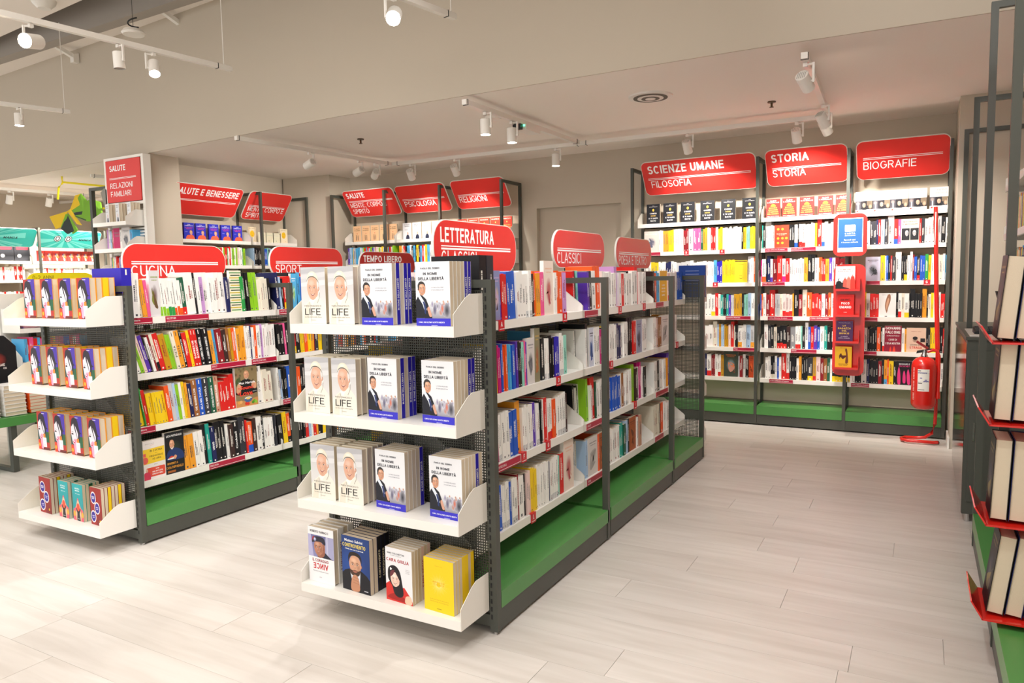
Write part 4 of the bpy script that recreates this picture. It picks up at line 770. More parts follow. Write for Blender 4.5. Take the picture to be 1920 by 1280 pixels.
def cov_angela(P):
    P.rect(0,0,1,1,'f2f1f0'); P.rect(0,.16,1,.56,'2a2830'); P.rect(0,.16,.3,.56,'55525c'); P.blob(.14,.45,.13,.1,'55525c','b8a8a4'); P.rect(.12,.16,.2,.4,'d0ccd0'); P.rect(.66,.34,.98,.56,'8a7a64'); P.poly([(.36,.16),(.4,.26),(.6,.26),(.68,.16)],'1a1a20'); face(P,.50,.36,.10,.10,ear=0,hair='5a4236'); P.blob(.86,.30,.11,.12,'8a7460','d9b89c')
    P.text('PIERO', .66, .83, .085, 'b9b6b4', fit=.56); P.text('ANGELA', .62, .70, .085, 'b9b6b4', fit=.66); P.rect(.2,.62,.9,.63,'d8d4d2'); P.ell(.12,.08,.06,.035,'b4483c')
def cov_peach(P):
    P.rect(0,0,1,1,'f3c79a'); P.text('Ti aspetto', .5, .80, .06, '7a4a2c', True, fit=.72); P.text('non guidare', .5, .70, .06, '7a4a2c', True, fit=.76); P.ell(.5,.52,.04,.03,'d8402e'); P.rect(.36,.1,.44,.36,'4a3a34'); P.rect(.56,.1,.64,.34,'7a6a5c'); P.ell(.4,.40,.04,.035,'4a3a34'); P.ell(.6,.38,.04,.035,'7a6a5c')
def cov_morelli(P):
    P.rect(0,0,1,1,'e7e9ee'); P.text('RAFFAELE', .5, .86, .055, '6d7078', True, fit=.6); P.text('MORELLI', .5, .77, .055, '6d7078', True, fit=.56); P.text('PRONTO', .4, .56, .05, '9da0aa', True); P.poly([(.36,.04),(.42,.24),(.56,.3),(.7,.24),(.76,.04)], '2a3048'); face(P,.56,.37,.08,.08,ear=0)
def cov_francesco(P):
    P.rect(0,0,1,1,'e2402c'); P.text('FRANCESCO', .5,.86,.065,'fff2e8',True,fit=.78); P.ell(.5,.72,.05,.045,'f4cf66'); P.text('ENCICLICA',.5,.50,.06,'f4cf66',True,fit=.7); P.text('SULLA PACE',.5,.38,.06,'f4cf66',True,fit=.8)
def cov_lamb(P):
    P.rect(0,0,1,1,'2d38c8'); P.text('ROSANNA',.5,.88,.035,'ffffff',True); P.text('LAMBERTUCCI',.5,.80,.05,'ffffff',True,fit=.8); P.text('LA MIA DIETA',.5,.69,.05,'ee4a78',True,fit=.8); P.text('PERFETTA',.5,.61,.05,'ee4a78',True,fit=.6); P.rect(.1,.45,.35,.47,'aab0ee')
    P.poly([(.2,0),(.26,.22),(.5,.28),(.8,.28),(.95,.18),(.96,0)], 'ee6a48'); face(P,.68,.40,.12,.12,hair='d9a04c',ear=0); P.poly([(.54,.36),(.56,.52),(.68,.56),(.8,.5),(.82,.36),(.77,.46),(.66,.5),(.58,.44)], 'd9a860')
def cov_smiley(P):
    P.rect(0,0,1,1,'f3e6c8'); P.text('GIULIA LAMARCA',.5,.88,.04,'b09868',True,fit=.7); P.ell(.5,.55,.27,.22,'f3c52c'); P.ell(.40,.60,.03,.02,'a07818'); P.ell(.60,.60,.03,.02,'a07818'); P.poly([(.38,.48),(.5,.43),(.62,.48),(.5,.455)],'a07818'); P.text('Gatti',.7,.12,.04,'c0a060')
def cov_cream(P): P.rect(0,0,1,1,'ece9cf'); P.text('Il piccolo libro',.5,.7,.05,'a8c4bc',fit=.7); P.ell(.4,.2,.06,.06,'8aa0a0'); P.ell(.4,.2,.035,.035,'ece9cf')
def cov_manga(P):
    P.rect(0,0,1,1,'a8322c'); rn = random.Random(P.h*1000)
    for k in range(7):
        x, y = rn.random()*.7, rn.random()*.8; P.rect(x, y, x+.14+rn.random()*.2, y+.12+rn.random()*.14, rn.choice(['e8e0d8','e0602c','3c5ac0','cfae8c','8aa8a0','c94c44']))
def cov_box(P): P.rect(0,0,1,1,'3c3d42'); P.poly(rrect(.12,.72,.88,.92,.06), 'e0404c', False); P.ell(.3,.32,.14,.12,'d8d8dc')
def cov_generic(c1, c2, c3, big=None, seed=1):
    def f(P):
        rn = random.Random(seed); P.rect(0,0,1,1,c1); P.blob(.5,.45,.32,.26,c1,c2); 
        for k in range(4): P.poly([(.2+rn.random()*.6, .15+rn.random()*.5) for _ in range(4)], mixc(c2, c3, rn.random()))
        if big: P.text(big, .5, .82, .07, c3, True, fit=.8)
        else: P.marks(.15, .84, .7, 1, .03, c3, rn); P.marks(.25, .78, .5, 1, .02, c3, rn)
    return f
def cov_text(bg, fg, lines, extra=None):
    def f(P):
        P.rect(0,0,1,1,bg)
        for t, y, s, ft, c in lines: P.text(t, .5, y, s, c or fg, True, fit=ft)
        if extra: extra(P)
    return f
def x_gun(P): P.poly([(.62,.22),(.66,.62),(.60,.86),(.70,.90),(.76,.62),(.78,.24)],'7a3c28'); P.poly([(.25,.56),(.36,.68),(.44,.58),(.66,.58),(.64,.50),(.46,.40),(.34,.50),(.28,.40)],'5a2c20')
def x_crowd(P):
    for k, (x, y, s, c) in enumerate(((.18,.36,.15,'17181c'),(.42,.30,.12,'26262a'),(.60,.24,.10,'26262a'),(.76,.20,.09,'333338'),(.9,.16,.08,'333338'),(.5,.45,.09,'d9584a'),(.68,.50,.09,'e07060'),(.88,.55,.1,'d03a30'))):
        P.poly([(x-s,0),(x-s*.9,y-s*.4),(x,y),(x+s*.9,y-s*.4),(x+s*1.4,0)], c); P.ell(x, y+s*.35, s*.42, s*.36, c); P.ell(x+s*.15, y+s*.32, s*.3, s*.28, 'f0ece8' if c[0] in '123' else 'eaa89c')
    P.poly([(0,0),(0,.2),(.3,.12),(.7,.04),(.7,0)], '1c1c20', False)
def x_icons(P):
    for x, y in ((.25,.82),(.55,.82),(.25,.42),(.55,.42),(.82,.42),(.25,.22),(.55,.22)): P.ell(x, y, .09, .05, 'f0c040')
COV = dict(life=cov_life, nome=cov_nome, vannacci=cov_vannacci, salvini=cov_salvini, giulia=cov_giulia, sun=cov_sun, woman=cov_woman, circles=cov_circles, tealbook=cov_tealbook,
    sound=cov_love, cucina=cov_cucina, pappa=cov_pappa, chiedi=cov_chiedi, aldo=cov_aldo, angela=cov_angela, peach=cov_peach, morelli=cov_morelli, francesco=cov_francesco, lamb=cov_lamb, smiley=cov_smiley, cream=cov_cream, manga=cov_manga, blackbox=cov_box,
    cloud=cov_generic('8d94c4','e8c49c','c8b0d8',seed=3), pattern=cov_generic('ecd9cc','b0384c','e8b89c',seed=5), back=cov_generic('d9d4d2','2a2a30','8a8a92',seed=6), old=cov_generic('8a8468','a85b3c','c8a45c',seed=7), box=cov_generic('d0d4e4','3c6cc0','2a2c40',seed=8),
    swirl=cov_generic('9a9cb4','2a2a36','5c5e78',seed=9), yellow=cov_text('f0b81c','ffffff',[('COSE',.5,.05,.4,None),('CHE NON',.40,.05,.5,None),('VOGLIO',.30,.05,.5,None),('DIRE',.18,.05,.4,None)]), text=cov_generic('dcd6d2','c8c2be','8a8480',seed=10), brown=cov_generic('a8501c','b86430','6a3010',seed=11),
    leaf=cov_generic('d9d6d8','5c2c30','8a9a3c',seed=12), stripe=None, golf=cov_generic('58b4e8','8cc850','ffffff',seed=13), mag=cov_generic('d8cfc8','4a4a6c','e8e4e0','FILOSOFIA',14), smile=cov_text('f3cf2c','a8801c',[('..',.30,.08,.2,'5c4410'),('FILOSOFIA',.80,.03,.4,'a8801c')],lambda P:(P.poly([(.34,.22),(.5,.16),(.66,.22),(.5,.19)],'4a3a10'),P.rect(.04,.93,.96,.97,'4a3a20'))),
    dark=cov_generic('3a4438','8aa0a8','e07a3c',seed=15), orange=cov_generic('b8441c','e8682c','5a2010',seed=16), redicon=cov_text('e04a32','ffe8d0',[('Storia del mondo',.60,.035,.7,None),('in tavola',.55,.03,.4,None)],x_icons), matt=cov_text('e9dccc','b0483c',[('MATTEOTTI',.86,.05,.76,None),('E MUSSOLINI',.76,.05,.84,None)],lambda P:(P.rect(.04,.14,.48,.62,'26262a'),P.rect(.52,.14,.98,.62,'26262a'),face(P,.32,.42,.1,.11,'b8b8ba','6a6a6e','e4e4e6',ear=0),face(P,.74,.42,.1,.11,'b8b8ba','6a6a6e','e4e4e6',ear=0))),
    tree=cov_generic('c4c4d8','2c3430','50545c',seed=17), white=cov_text('efedea','55565c',[('MARCO DAMILANO',.92,.02,.6,None)],lambda P:(P.poly([(.45,.20),(.36,.50),(.50,.90),(.66,.94),(.68,.70),(.56,.42),(.5,.22)],'9a6a50'),P.poly([(.47,.3),(.42,.5),(.54,.8),(.6,.7),(.5,.4)],'d0a080'),P.rect(.36,.02,.5,.05,'17181c'))),
    falcon=cov_text('8c1c34','f0ece8',[('GIOVANNI',.86,.10,.9,None),('FALCONE',.70,.11,.9,None),('con Marcelle Padovani',.60,.035,.75,None),('COSE DI',.43,.07,.5,None),('COSA NOSTRA',.28,.08,.88,None)],lambda P:(P.poly([(.3,0),(.36,.2),(.42,.0)],'e0402c'),P.poly([(.5,0),(.58,.22),(.66,.0)],'e0402c'))),
    strage=cov_text('e6c4ac','a8584c',[('BENEDETTA TOBAGI',.84,.02,.5,None),('LE DONNE DELLA',.28,.05,.6,'4a3a34'),('STRAGE',.14,.10,.66,'d0342c')],lambda P:(P.blob(.45,.50,.14,.10,'d8b49c','8a6a5c'),P.ell(.45,.58,.13,.07,'2a2426'),P.rect(.72,.42,.96,.58,'2a2426'))),
    pinkleaf=cov_text('1b161c','e8e4e8',[('BOUVARD E',.84,.06,.7,None),('PECUCHET',.75,.06,.7,'e03a80')],lambda P:(P.poly([(.08,.05),(.05,.4),(.14,.75),(.24,.5),(.26,.05)],'e83c84'),P.poly([(.42,.1),(.40,.35),(.48,.6),(.58,.4),(.58,.1)],'e83c84'),P.poly([(.72,.05),(.66,.4),(.74,.66),(.86,.4),(.88,.05)],'e83c84'))),
    militi=cov_text('efedec','c0392f',[('GIANNI OLIVA',.90,.03,.5,'77777a'),('45 MILIONI',.83,.045,.58,None),('DI ANTIFASCISTI',.76,.045,.78,None)],x_crowd),
    umano=cov_text('d9231f','ffffff',[('UMANO,',.70,.10,.66,'4a1414'),('POCO',.52,.11,.5,None),('UMANO',.32,.13,.72,None),('PIEMME',.12,.025,.2,None)]),
    bosco=cov_text('4a2c58','e8c04c',[('Daniela Missaglia',.90,.03,.7,'a898b0'),('LA',.74,.07,.2,None),('RAGAZZA',.60,.085,.78,None),('DEL',.48,.075,.3,None),('BOSCO',.35,.085,.6,None),('LA VERITÀ',.22,.035,.4,'d8d0dc'),('OLTRE LA SCOMPARSA',.14,.035,.7,'d8d0dc')]),
    gun=cov_text('f0bb2c','4a3414',[('TRISTANO',.92,.03,.4,None),("L'INVENZIONE",.14,.035,.6,None),("DELL'ODIO",.08,.035,.5,None)],x_gun))
def cov_stripe(P):
    P.rect(0,0,1,1,'ece6cc')
    for k in range(16): P.rect(.0 if k % 2 else .1, .03+k*.06, 1 if k % 2 else .9, .055+k*.06, ['3c8a4a','c8b43c','2c4a3a'][k % 3])
COV['stripe'] = cov_stripe
# ================================================================== books
BOOKS = []    # every book first becomes a record; the 300 that show largest are built one by one
def rec(row, i, M, w, h, d, code, kind='spine', cov=None, title=None, band=None, page=0, label=None, group=None, cat='book'):
    ctr = M @ Vector((w/2, d/2 if kind == 'spine' else 0, h/2)); v = ctr-Vector((0,0,1.35)); c = Vector((v.dot(_r), v.dot(_u), v.dot(_f)))
    area = 0
    if c.z > .1:
        px = 960+FPX*c.x/c.z; py = 640-FPX*c.y/c.z
        if -40 < px < 1960 and -20 < py < 1300:
            nrm = (M.to_3x3() @ Vector((0,-1,0))).normalized(); cs = abs(nrm.dot(v.normalized()))
            sd = (M.to_3x3() @ Vector((1,0,0))).normalized(); cs2 = abs(sd.dot(v.normalized()))
            area = (w*h*cs+(d*h*cs2*.35 if kind != 'spine' else 0))*FPX**2/c.z**2
    BOOKS.append(dict(row=row, i=i, M=M, w=w, h=h, d=d, code=code, kind=kind, cov=cov, title=title, band=band, page=page, label=label, group=group, area=area, cat=cat))
def book_cover_mb(w, h, d, col, hard, mb=None, M=None):
    """shell of a closed book: spine at y=0 facing -y, boards at x=0 and x=w, z up from 0"""
    m = MB(); t = .0022 if hard else .0011; t = min(t, w*.2)
    m.box(0, 0, 0, w, .0016, h, col); m.box(0, .0016, 0, t, d, h, col); m.box(w-t, .0016, 0, w, d, h, col)
    return m
def book_pages_mb(w, h, d, hard):
    m = MB(); t = .0022 if hard else .0011; t = min(t, w*.2); e = .003 if hard else .0008
    m.box(t, .0016, e, w-t, d-e-.0005, h-e, None); return m
def spine_print(w, h, code, title, band, rnd, spec=None):
    P = Print(w, h); dark = code in 'kKRGBvlNcbnr'
    fg = 'f2eee6' if dark or code in 'otgpe' else rnd.choice(['4a4a50', '8a2a2a', '3a3a44', '6a6a70'])
    if band: P.rect(.0, 0, 1, rnd.choice([.20, .24]) if band != 'E' else .14, PAL[band])
    if title:
        # reads upwards along the spine
        V, F = text_geo(title, min(w*.52, .013), True, 1, 0, 0, 'c', fit=min(h*.62, len(title)*.0135)); i = len(P.mb.v); z = P.k*P.STEP; P.k += 1
        P.mb.v += [(w*.5+min(w*.52, .013)*.5-b, -z, h*.46+a) for a, b in V]; P.mb.f += [tuple(i+q for q in f) for f in F]; P.mb.c += ['ffffff' if dark or code == 'T' else '5a4a40']*len(F)
        P.rect(.42, .86, .58, .97, fg); P.rect(.35, .03, .65, .07, fg); return P
    k = rnd.random(); n = 1 if w < .02 else 2
    for j in range(n):
        x = .5 if n == 1 else (.36, .64)[j]; z0 = .3+rnd.random()*.1; z1 = .55+rnd.random()*.35; z = z0; ww = .10 if w > .014 else .13
        while z < z1: l = rnd.uniform(.012, .045); P.rect(x-ww, z, x+ww, min(z+l, z1), fg if j == 0 else mixc(fg, PAL[code], .4)); P.k -= 1; z += l+.008
        P.k += 1
    if rnd.random() < .7: P.rect(.36, .035, .64, .035+.28*w/h, fg)
    return P
def place_rows(rowname, face, plane_, z, s0, toks, lean=(0,0), hb=.205, dep=.135, group='', where=''):
    rnd = random.Random(rowname); s = s0; idx = 0; T = []
    for tk in toks.split():
        c, wd = tk.split(':'); wd = int(wd)/1000; n = 1
        if '*' in c: c, n = c.split('*'); n = int(n)
        title = None
        if '=' in c: c, title = c.split('='); title = title.replace('_', ' ').replace('~', "'")
        if not c.startswith('F') and not title and wd > .047: k = max(2, round(wd/.03)); n *= k; wd /= k
        T += [(c, wd, title)]*n
    for q, (c, wd, title) in enumerate(T):
        f = q/max(1, len(T)-1); th = math.radians(lean[0]+(lean[1]-lean[0])*min(1, f*1.25))
        if c.startswith('F'):
            cw = min(.165, max(wd*1.0, .06)); h = {'sound':.245,'pappa':.235,'cucina':.215,'stripe':.25,'leaf':.25,'golf':.23,'pattern':.25,'old':.245,'dark':.235,'falcon':.215}.get(c[1:], .205 if rowname[0] != 'A' else .2)
            wid = wd-.002 if wd > .09 else wd
            M = base_m(face, plane_+(.0), s, z, 0); rec(rowname, idx, M, wid, h, .02, 'w', 'front', c[1:], group=group, label=None)
        else:
            tall = '^' in c; low = '_' in c; back = .055 if '-' in c else 0; c = c.replace('^','').replace('_','').replace('-',''); band = None
            if '/' in c: c, band = c.split('/')
            h = hb*(1.14 if tall else .86 if low else rnd.uniform(.93, 1.03)); g = wd*.985
            if title: h = max(h, .215)
            M = base_m(face, plane_+rnd.uniform(-.004, .006)+(-.012 if tall else 0)*(1 if face == '+x' else -1)-back, s, z, th)
            rec(rowname, idx, M, g*math.cos(th), h, dep*rnd.uniform(.95, 1.05)+(.02 if tall else 0), c, 'spine', None, title, band, rnd.randint(0, 1), group=group)
        s += wd; idx += 1
def base_m(face, pl, s, z, th):
    R = Matrix.Rotation(th, 4, 'Y')
    if face == '-y': B = Matrix.Translation((s, pl, z))
    elif face == '+x': B = Matrix.Translation((pl, s, z)) @ Matrix.Rotation(PI/2, 4, 'Z')
    elif face == '-x': B = Matrix.Translation((pl, s, z)) @ Matrix.Rotation(-PI/2, 4, 'Z')
    else: B = Matrix.Translation((s, pl, z)) @ Matrix.Rotation(PI, 4, 'Z')
    return B @ R
ORD = ['top', 'second', 'third', 'bottom']
ROWWHERE = {}
for bay in (1, 2, 3):
    for r in (1, 2, 3, 4):
        ROWWHERE[f'F{r}{bay}'] = '%s shelf, near gondola, %s bay' % (ORD[r-1], ['first', 'second', 'third'][bay-1]); ROWWHERE[f'L{r}{bay}'] = '%s shelf, left gondola, %s bay' % (ORD[r-1], ['first', 'second', 'third'][bay-1])
AORD = ['', 'display', 'second', 'third', 'fourth', 'fifth', 'bottom']
for bay, nm in ((1, 'philosophy'), (2, 'history'), (3, 'biography')):
    for r in range(1, 7): ROWWHERE[f'A{bay}{r}'] = '%s shelf, far wall %s bay' % (AORD[r], nm)
for k, (s0, toks) in ROWS.items():
    r = int(k[1]); 
    if k[0] == 'F': place_rows(k, '+x', -1.367-.135-.012, ZS[r-1]+.0365, s0, toks, {'1':(-4,-2),'2':(-3,-1.5),'3':(-4,-2),'4':(-3,-1)}[k[1]], hb=.2, group='books on the right side of the near gondola')
    elif k[0] == 'L': place_rows(k, '+x', -3.50-.135-.008, ZS[r-1]+.0365, s0, toks, {'1':(-7,-4),'2':(-17,-2),'3':(-9,-4),'4':(-5,-3)}[k[1]] if k[2] == '1' else (-5,-2), hb=.208, group='cookery and sport books on the left gondola')
    else: z = ZA[int(k[2])-1]; place_rows(k, '-y', 6.72+.12+.02, z+.0365, s0, toks, (-.6,0), hb=.205, dep=.13, group='books on the far wall bookcases')
# plain runs of books: far walls and the sides of the gondolas one sees through the perforated panels
FW = {}
def where_of(n):
    if n[:4] in ('back', ): return '%s shelf, hidden side of the %s gondola, bay %s' % (ORD[int(n[5])], 'near' if n[4] == 'F' else 'left', 'one' if n[6] == '0' else 'two')
    if n[0] in 'FL' and n[2] in 'xy': return '%s shelf, %s gondola, %s' % (ORD[int(n[1])], 'near' if n[0] == 'F' else 'left', 'beside the near post' if n[0] == 'F' else 'second bay' if n[2] == 'x' else 'third bay')
    if n[0] in 'BC' and n[1] in '123': return '%s shelf, %s bay %s' % (['second','third','fourth'][int(n[2])], 'middle far wall' if n[0] == 'B' else 'left wall', ['one','two','three'][int(n[1])-1])
    if n[0] == 'R': return '%s shelf, right wall bay %s' % (['upper','lower'][int(n[2])], ['one','two'][int(n[1])-1])
    if n[0] in 'MN': return '%s shelf, %s manga bay' % (['upper','middle','lower'][int(n[1])], 'left' if n[0] == 'M' else 'right')
    return ROWWHERE.get(n, n)
def filler(name, face, pl, s0, s1, z, pal, hb=.2, dep=.13, group='books on the wall shelves in the background', seed=0, sgn=1):
    rnd = random.Random(seed+hash(name) % 1 + len(name)*7+int(abs(s0)*100)); s = s0; toks = []
    while s < s1-.03: wd = rnd.choice([.014,.018,.022,.026,.03]); toks.append('%s:%d' % (rnd.choice(pal), wd*1000)); s += wd
    ROWWHERE[name] = FW.get(name) or where_of(name)
    if sgn > 0: place_rows(name, face, pl, z, s0, ' '.join(toks), (0,0), hb, dep, group)
    else:
        t = s1
        idx = 0
        for tk in toks:
            c, wd = tk.split(':'); wd = int(wd)/1000; rec(name, idx, base_m(face, pl, t, z, 0), wd*.98, hb*rnd.uniform(.92,1.04), dep, c, 'spine', None, None, None, 0, group=group); t -= wd; idx += 1
for r, z in enumerate(ZS):
    for k, (a, b) in enumerate(((2.40, 3.40), (3.46, 4.5))):
        filler(f'backF{r}{k}', '-x', -2.20+.15, a, b, z+.0365, 'wwwrkbWPsy', sgn=-1, group='books on the hidden side of the near gondola')
        filler(f'backL{r}{k}', '-x', -4.30+.15, a, b, z+.0365, 'wwrkbmgyOs', sgn=-1, group='books on the hidden side of the left gondola')
    filler(f'F{r}x', '+x', -1.367-.147, 2.36, 2.55, z+.0365, 'wk', group='books on the right side of the near gondola'); filler(f'L{r}x', '+x', -3.5-.145, 3.70, 4.46, z+.0365, 'yoRkOrwsk' if r else 'sbwky', group='cookery and sport books on the left gondola'); filler(f'L{r}y', '+x', -3.5-.145, 4.58, 5.2, z+.0365, 'wrkysWb', group='cookery and sport books on the left gondola')
PW = 'wwwyrsSEwPOvt'
for (nm, x0, x1, pal) in (('B1', -6.07, -5.36, 'rvyymWssSwE'), ('B2', -5.30, -4.60, 'kwwOyWrBss'), ('B3', -4.53, -3.83, 'wwWooskE')):
    for zi, z in enumerate(ZB[1:4]): filler(f'{nm}{zi}', '-y', 6.84, x0, x1, z+.0365, pal, .2)
for (nm, y0, y1, pal) in (('C1', 5.05, 5.86, 'mmgrrwwwPw'), ('C2', 5.95, 6.58, 'bakkRBbS')):
    for zi, z in enumerate(ZB[1:3]): filler(f'{nm}{zi}', '+x', -6.70, y0, y1, z+.0365, pal, .2)
for (nm, y0, y1, pal) in (('R1', 3.1, 4.05, 'wWkrws'), ('R2', 4.16, 5.2, 'mskyWVwrOk')):
    for zi, z in enumerate([1.52, 1.23]): filler(f'{nm}{zi}', '-x', .46, y0, y1, z+.0365, pal, .2, sgn=-1)
# face-out copies -------------------------------------------------------------
def stack(row, face, pl, s, z, cov, w, h, t, n, spines, group, label, labb, code='w', rz=0, sl=0, gap=.001, kk=None):
    """n copies one behind the other, the first showing its cover; spines = string of s/p telling which side faces right"""
    for k in range(n):
        M = base_m(face, pl, s, z, 0) @ Matrix.Translation((0, k*(t+gap), 0)) @ Matrix.Rotation(math.radians(rz), 4, 'Z')
        if sl: M = M @ Matrix.Rotation(math.radians(sl), 4, 'Y')
        rec(row, k, M, w, h, t, kk or code, 'front' if k == 0 else 'behind', cov if k == 0 else cov, group=group, label=label if k == 0 else labb % k if '%' in labb else labb, page=1 if spines[k % len(spines)] == 's' else 0)
        BOOKS[-1]['spinecol'] = code
ordn = ['', 'second', 'third', 'fourth', 'fifth', 'sixth', 'seventh', 'eighth']
EZ = [1.150+.0365, .795+.0365, .443+.0365, .095+.0365]
GE = 'face-out copies on the end shelves of the near gondola'
lv = ['top', 'second', 'third', 'bottom']
for r in range(3):
    z = EZ[r]
    for j, xs in enumerate((-2.155, -2.012)):
        nb = 4
        base = ['left', 'right'][j]
        for k in range(nb):
            M = Matrix.Translation((xs+(.0 if r < 2 else .012), 2.145+k*.033, z)) @ Matrix.Rotation(math.radians(-2 if r == 1 and j else 0), 4, 'Z')
            rec(f'life{r}{j}', k, M, .128, .222, .031, 'W', 'front' if k == 0 else 'behind', 'life', group=GE, page=1 if (j, k) == (1, 1) and r == 0 else 0,
                label=(f'{base} hardback with portrait of smiling man in white skullcap, {lv[r]} end shelf' if k == 0 else f'{base} cream hardback stack, {ordn[k+1]} copy from front, {lv[r]} end shelf')); BOOKS[-1]['spinecol'] = 'W'
    for j, xs in enumerate((-1.842, -1.588)):
        nb = 6 if j else 5
        for k in range(nb):
            M = Matrix.Translation((xs-.0*j+(.022 if r == 2 else 0), 2.14+(.02 if r else 0)+k*.0235, z)) @ Matrix.Rotation(math.radians((0, -4, -3)[r]), 4, 'Z')
            rec(f'nome{r}{j}', k, M, .148, .228, .0215, 'w', 'front' if k == 0 else 'behind', 'nome', group=GE, page=1 if (k in ((1, 3, 4), (4, 5))[j] and r < 2) or k == 4 else 0,
                label=(f'{["left", "right"][j]} white paperback, man in dark suit over blue band, {lv[r]} end shelf' if k == 0 else f'{["left", "right"][j]} white and blue stack, {ordn[k+1]} copy from front, {lv[r]} end shelf')); BOOKS[-1]['spinecol'] = 'l'
z = EZ[3]
for nm, xs, wd, hh, t, n, spc, code, lab, labb in (('vannacci', -2.165, .142, .228, .028, 4, 'psps', 'w', 'white hardback with soldier in dark beret, red mirrored word, bottom end shelf', 'white and red hardback stack, %s copy from front, bottom end shelf'),
    ('salvini', -1.985, .150, .220, .022, 5, 'ppsss', 'B', 'dark blue hardback, bearded man with chin on fist, yellow title, bottom end shelf', 'dark blue hardback stack, %s copy from front, bottom end shelf'),
    ('giulia', -1.765, .132, .208, .018, 6, 'pppsps', 'w', 'white paperback, smiling girl in black hood and red coat, bottom end shelf', 'white paperback stack of girl cover, %s copy from front, bottom end shelf'),
    ('sun', -1.585, .138, .200, .018, 7, 'pppssps', 'y', 'plain yellow paperback with pale sunburst, bottom end shelf', 'yellow paperback stack, %s copy from front, bottom end shelf')):
    for k in range(n):
        M = Matrix.Translation((xs, 2.135+k*(t+.002), z)) @ Matrix.Rotation(math.radians(-4 if nm != 'vannacci' else -2), 4, 'Z')
        rec('e'+nm, k, M, wd, hh, t, code, 'front' if k == 0 else 'behind', nm, group=GE, page=1 if spc[k] == 's' else 0, label=lab if k == 0 else labb % ordn[k+1]); BOOKS[-1]['spinecol'] = {'vannacci':'w','salvini':'k','giulia':'P','sun':'y'}[nm]
GL_ = 'face-out copies on the end shelves of the left gondola'
pos = ['leftmost', 'second', 'third', 'rightmost']
for r in range(3):
    for j in range(4):
        xs = -4.185+j*.163; n = 4
        for k in range(n):
            M = Matrix.Translation((xs+(.02*r if r < 3 else 0)*(1-j*.25), 2.155+k*.0325, EZ[r]+(.0))) @ Matrix.Rotation(math.radians((-1, -3, -2)[r]), 4, 'Z') @ Matrix.Rotation(math.radians((0, -2, -1)[r]), 4, 'Y')
            if k and k*.0325 > .12: continue
            rec(f'wom{r}{j}', k, M, .112, .205, .0315, 'O' if k % 2 else 'O', 'front' if k == 0 else 'behind', 'woman', group=GL_, page=1 if (k == 2 and j == 3) or (k == 1 and r == 1 and j in (1, 2)) else 0,
                label=(f'{pos[j]} paperback with black-haired smiling woman on purple and red, {lv[r]} end shelf' if k == 0 else f'thick cream-edged copy, {ordn[k+1]} behind {pos[j]} woman cover, {lv[r]} end shelf')); BOOKS[-1]['spinecol'] = 'y'
for j, (cv, xs, wd, n, lab) in enumerate((('circles', -4.165, .118, 7, 'left dark red paperback with three purple circles, bottom end shelf'), ('tealbook', -3.985, .10, 5, 'left teal paperback with raised arms, bottom end shelf'), ('tealbook', -3.855, .10, 5, 'right teal paperback with raised arms, bottom end shelf'), ('circles', -3.70, .105, 7, 'right dark red paperback with three purple circles, bottom end shelf'))):
    for k in range(n):
        M = Matrix.Translation((xs, 2.15+k*.0185, EZ[3])) @ Matrix.Rotation(math.radians(-3), 4, 'Z')
        rec(f'mur{j}', k, M, wd, .195, .017, 'R' if cv == 'circles' else 't', 'front' if k == 0 else 'behind', cv, group=GL_, page=1 if k % 3 == 2 else 0, label=lab if k == 0 else f'{ordn[k+1]} copy behind the {lab.split(" paperback")[0]} cover, bottom end shelf'); BOOKS[-1]['spinecol'] = 'y' if cv == 'circles' else 'G'
# display rows over the wall bookcases
pl = ['leftmost', 'second', 'third', 'fourth', 'fifth', 'rightmost']
for j, x in enumerate((-2.335, -2.170, -2.0, -1.815, -1.625, -1.435)): rec('A11', j, Matrix.Translation((x, 6.90, 1.8465)), .132, .19, .022, 'k', 'front', 'chiedi', group='black display books under the SCIENZE UMANE sign', label=f'{pl[j]} black face-out book under the SCIENZE UMANE sign'); BOOKS[-1]['tilt'] = 1
for j, x in enumerate((-1.225, -1.09, -.945, -.795, -.655)): rec('A21', j, Matrix.Translation((x, 6.90, 1.8465)), .118, .165, .022, 'r', 'front', 'aldo', group='red display books under the STORIA sign', label=f'{(pl[:4]+["rightmost"])[j]} red face-out book under the STORIA sign')
for j, x in enumerate((-.50, -.368, -.238, -.104, .045)): rec('A31', j, Matrix.Translation((x, 6.90, 1.8465)), .13, .175, .022, 'w', 'front', 'angela', group='white display books under the BIOGRAFIE sign', label=f'{(pl[:4]+["rightmost"])[j]} white face-out book with dark photo under the BIOGRAFIE sign')
for j in range(5):
    q = (pl[:4]+['rightmost'])[j]
    rec('B11', j, Matrix.Translation((-6.03+j*.136, 6.90, 1.8215)), .12, .19, .02, 'P', 'front', 'peach', group='peach display books under the SALUTE sign', label=f'{q} peach face-out book under the sign SALUTE')
    rec('B21', j, Matrix.Translation((-5.28+j*.138, 6.90, 1.8215)), .122, .19, .02, 'E', 'front', 'morelli', group='pale display books under the PSICOLOGIA sign', label=f'{q} pale grey face-out book under the PSICOLOGIA sign')
    rec('B31', j, Matrix.Translation((-4.52+j*.142, 6.90, 1.8215)), .124, .19, .02, 'r', 'front', 'francesco', group='red display books under the RELIGIONI sign', label=f'{q} red face-out book under the RELIGIONI sign')
for j, y in enumerate((4.95, 5.10, 5.245, 5.41, 5.57, 5.73)): rec('C11', j, base_m('+x', -6.76, y, 1.8215, 0), .125, .175, .022, 'l', 'front', 'lamb', group='blue display books on the left wall', label=f'{pl[j]} blue face-out book with blonde woman on the left wall')
